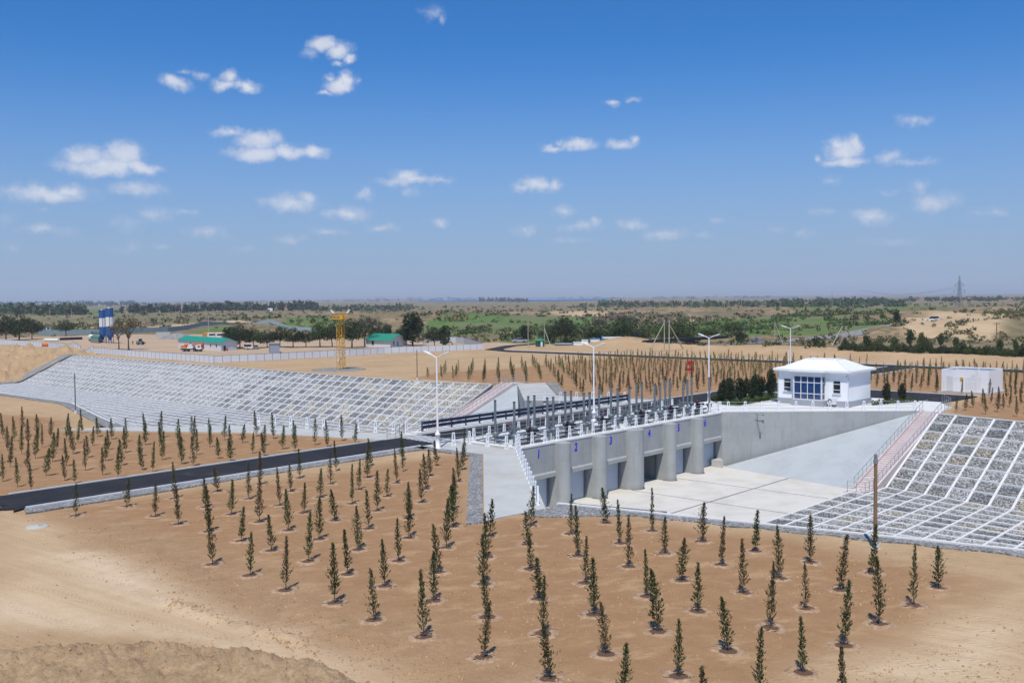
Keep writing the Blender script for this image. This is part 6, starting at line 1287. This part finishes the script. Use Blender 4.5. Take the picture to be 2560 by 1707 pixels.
for i, y in enumerate(lrows):
    xs = [x for x in (-62.1, -58.9, -55.7, -52.55, -49.45, -46.35, -43.2, -39.95, -36.65, -33.4, -30.2, -27.0, -23.8) if x < np.interp(y, [13, 27.1, 45.1, 60], [-22.2, -27.2, -38.3, -38.5]) and not (y > 47 and x > -40) and x > -64]
    for j, x in enumerate(xs): SITES.append((x+random.gauss(0, .1)+.0*y, y+random.gauss(0, .1), 'left', i+1, j+1))
for i in range(18):
    y = 15.6+3.14*i; j = 0
    for k in range(24):
        x = 20.5+3.35*k
        if x > 96 or y > np.interp(x, [28, 40.5, 55.7, 74, 97], [62.5, 69.5, 65.5, 69, 66.5]): continue
        if y > 27 and x < np.interp(y, [25.6, 41, 46, 60], [21.8, 36.8, 30.5, 30.5]): continue
        if y < 25.6 and x < np.interp(y, [13, 25.6], [25.8, 22]): continue
        j += 1; SITES.append((x+random.gauss(0, .12), y+random.gauss(0, .12), 'far', i+1, j))
for i in range(15):
    y = 5.4-3.17*i; j = 0
    for k in range(22):
        x = 32.9+3.05*k
        if x > 95 or y < -42: continue
        if y > -18 and x < 53.4: continue
        if -18 < y < -9.2 and 54.6 < x < 63: continue
        if y < -18 and x < dn_crest(y)+2.6: continue
        j += 1; SITES.append((x+random.gauss(0, .12), y+random.gauss(0, .12), 'right', i+1, j))
def seen(x, y):
    v = np.array([x, y, 1.])-CAM; f = v.dot(CF)
    return f > 5 and abs(v.dot(CR)/f) < .54 and -.38 < v.dot(CU)/f < .36
SITES = [s for s in SITES if seen(s[0], s[1])]
SITES.sort(key=lambda s: math.hypot(s[0]-CAM[0], s[1]-CAM[1])+(0 if s[2] in ('near', 'left') else 30))
ORDW = 'first second third fourth fifth sixth seventh eighth ninth tenth eleventh twelfth thirteenth fourteenth fifteenth sixteenth seventeenth'.split()
def ordn(n): return {1: '1st', 2: '2nd', 3: '3rd'}.get(n, f'{n}th')
TONE = {'near': [(.082, .115, .040), (.105, .115, .046), (.072, .10, .038), (.15, .12, .06)], 'left': [(.08, .12, .038), (.095, .13, .04), (.115, .115, .05)], 'far': [(.085, .10, .04), (.12, .10, .052), (.14, .105, .065), (.10, .12, .042)], 'right': [(.095, .10, .042), (.13, .105, .06), (.08, .10, .042)]}
WHERE = {'near': 'near plot', 'left': 'left plot across the road', 'far': 'far plantation', 'right': 'plot by the cage'}
LOOK = ['dark green', 'olive', 'deep green', 'brownish']
stuffV, stuffF, stuffT, nbv = [], [], [], 0
for n, (x, y, plot, i, j) in enumerate(SITES):
    v = random.randrange(8); h = random.uniform(.78, 1.18)*(1.0 if plot == 'near' else .97); w = random.uniform(.8, 1.3); rz = random.uniform(0, 6.28); ti = random.choices(range(len(TONE[plot])), k=1)[0]; tone = TONE[plot][ti]; z = gz(x, y)
    if n < 300:
        if plot == 'near': lab = f'conifer sapling of near plot, {ordw(i)} row from the front, {ordw(j)} from left'
        elif plot == 'left': lab = f'conifer sapling left across road, {ordw(i)} row from road, {ordw(j)} from left'
        else: lab = f'small conifer sapling of the {WHERE[plot]}, {ordw(i)} row, {ordw(j)} tree from the left'
        t = thing('conifer_sapling', lab, 'sapling', (x, y, z), rz, {'near': 'conifer saplings of the near plot', 'left': 'conifer saplings across the road', 'far': 'conifer saplings of the far plantation', 'right': 'conifer saplings of the right plot'}[plot])
        o = link_mesh('crown', SAP[v][2], M_LEAF, t); o.scale = (w, w, h); f = random.uniform(.85, 1.2); o.color = (tone[0]*f, tone[1]*f, tone[2]*f, 1); link_mesh('trunk', SAP[v][3], M_BARK, t).scale = (1, 1, h)
        if math.hypot(x-CAM[0], y-CAM[1]) < 75: link_mesh('watering_basin', BAS[n % 3], [M_BAS, M_MOIST], t)
    else:
        V, F = SAP[v][0], SAP[v][1]; m_ = np.zeros(len(F), bool); m_[::3] = True; idx = F[m_]; P = V[idx.ravel()].reshape(-1, 4, 3); c = P.mean(1, keepdims=True); P = (c+(P-c)*1.6).reshape(-1, 3); c_, s_ = math.cos(rz), math.sin(rz)
        Q = np.stack([(P[:, 0]*c_-P[:, 1]*s_)*w+x, (P[:, 0]*s_+P[:, 1]*c_)*w+y, P[:, 2]*h+z], 1); k = len(idx); stuffV.append(Q); stuffF.append(np.arange(4*k).reshape(-1, 4)+nbv); nbv += 4*k; f = random.uniform(.85, 1.2); stuffT.append(np.tile(np.array([[tone[0]*f, tone[1]*f, tone[2]*f, 1]]), (k, 1))*np.concatenate([np.random.uniform(.75, 1.2, (k, 1))]*3+[np.ones((k, 1))], 1))
if stuffV:
    me = mesh_np('distant_saplings', np.concatenate(stuffV), np.concatenate(stuffF), False, {'tint': ('FACE', np.concatenate(stuffT))}); tag(link_mesh('distant_saplings', me, M_FAR), 'rows of small conifer saplings filling the rest of the far plantation', 'saplings', kind='stuff')
print('saplings', len(SITES))
# ------------------------------------------------------------------ clods and crumbs of earth in the foreground
def clods():
    rg = np.random.default_rng(77); n = 60000; X = []
    a = HEAD+rg.uniform(-.56, .56, n); d = np.exp(rg.uniform(math.log(24), math.log(75), n)); x, y = CAM[0]+d*np.cos(a), CAM[1]+d*np.sin(a)
    f = fbm(x*.18, y*.18, 4, 201); dens = .04+.4*sstep(.52, .7, f)
    band = polydist(x, y, [W(210, 1330), W(330, 1390), W(520, 1480), W(760, 1575), W(1050, 1690)]); dens = np.maximum(dens, .8*np.exp(-(band/2.2)**2))
    wr = polydist(x, y, [W(420, 1503), W(560, 1545)]); wr2 = polydist(x, y, [W(640, 1572), W(780, 1612)]); wr3 = polydist(x, y, [W(880, 1630), W(1080, 1720)])
    dens = np.maximum(dens, np.exp(-(np.minimum(np.minimum(wr, wr2*.8), wr3)/.4)**2)*1.2)
    tr = softpoly(x, y, [W(0, 1330), W(120, 1310), W(700, 1560), W(1050, 1720), W(850, 1720), W(500, 1600), W(0, 1560)], 1.5); dens *= 1-.75*tr*(np.minimum(wr, wr2) > .8)
    nr = polydist(x, y, HEAPLINE); dens = np.maximum(dens, .25*(nr < 2.2)*(d < 45))
    ok = (rg.random(n) < dens) & ~((x > -40) & (y > -17.8) & (x > -22.5-(-y)*1.0)) & (y < 6) & (x < np.where(y < -17, dn_crest_n(y)-1.2, 99))
    x, y = x[ok], y[ok]; z = height(x, y); k = len(x)
    base = np.array([(-1,-1,-1),(1,-1,-1),(1,1,-1),(-1,1,-1),(-.6,-.6,1),(.6,-.6,1),(.6,.6,1),(-.6,.6,1)], float)*.5; fc = np.array([(4,5,6,7),(0,1,5,4),(1,2,6,5),(2,3,7,6),(3,0,4,7)])
    s = .028+.075*rg.random(k)**5+.01; th = rg.uniform(0, 6.28, k); j = base[None]+rg.normal(0, .14, (k, 8, 3)); j = j*s[:, None, None]*np.array([1, 1, .7]); c, t = np.cos(th)[:, None], np.sin(th)[:, None]
    V = np.stack([j[..., 0]*c-j[..., 1]*t+x[:, None], j[..., 0]*t+j[..., 1]*c+y[:, None], j[..., 2]+z[:, None]+s[:, None]*.2], -1).reshape(-1, 3); F = (fc[None]+8*np.arange(k)[:, None, None]).reshape(-1, 4)
    g_ = rg.uniform(.65, 1.1, (k, 1))*np.array([[.40, .26, .145]]); T = np.repeat(np.concatenate([g_, np.ones((k, 1))], 1), 5, 0)
    g = NG('earth clods'); me = mesh_np('clods', V, F, False, {'tint': ('FACE', T)}); print('clods', k)
    return tag(link_mesh('clods', me, g.fin(g.attr('tint', 'Color'), .95, 0, .05)), 'dry earth clods and crumbs strewn over the foreground soil', 'clods', kind='stuff')
clods()
# ------------------------------------------------------------------ the dusty air over the plain
m = MB(); m.box(CAM[0]-32000, CAM[0]+32000, CAM[1]-32000, CAM[1]+32000, -9.5, 46.)
hz_ = bpy.data.materials.new('haze'); hz_.use_nodes = True; t_ = hz_.node_tree; t_.nodes.clear(); v_ = t_.nodes.new('ShaderNodeVolumePrincipled'); o_ = t_.nodes.new('ShaderNodeOutputMaterial'); t_.links.new(v_.outputs[0], o_.inputs['Volume'])
v_.inputs['Color'].default_value = (.80, .87, .97, 1); v_.inputs['Density'].default_value = .00013; v_.inputs['Anisotropy'].default_value = .0
tag(m.build('haze', hz_), kind='stuff')
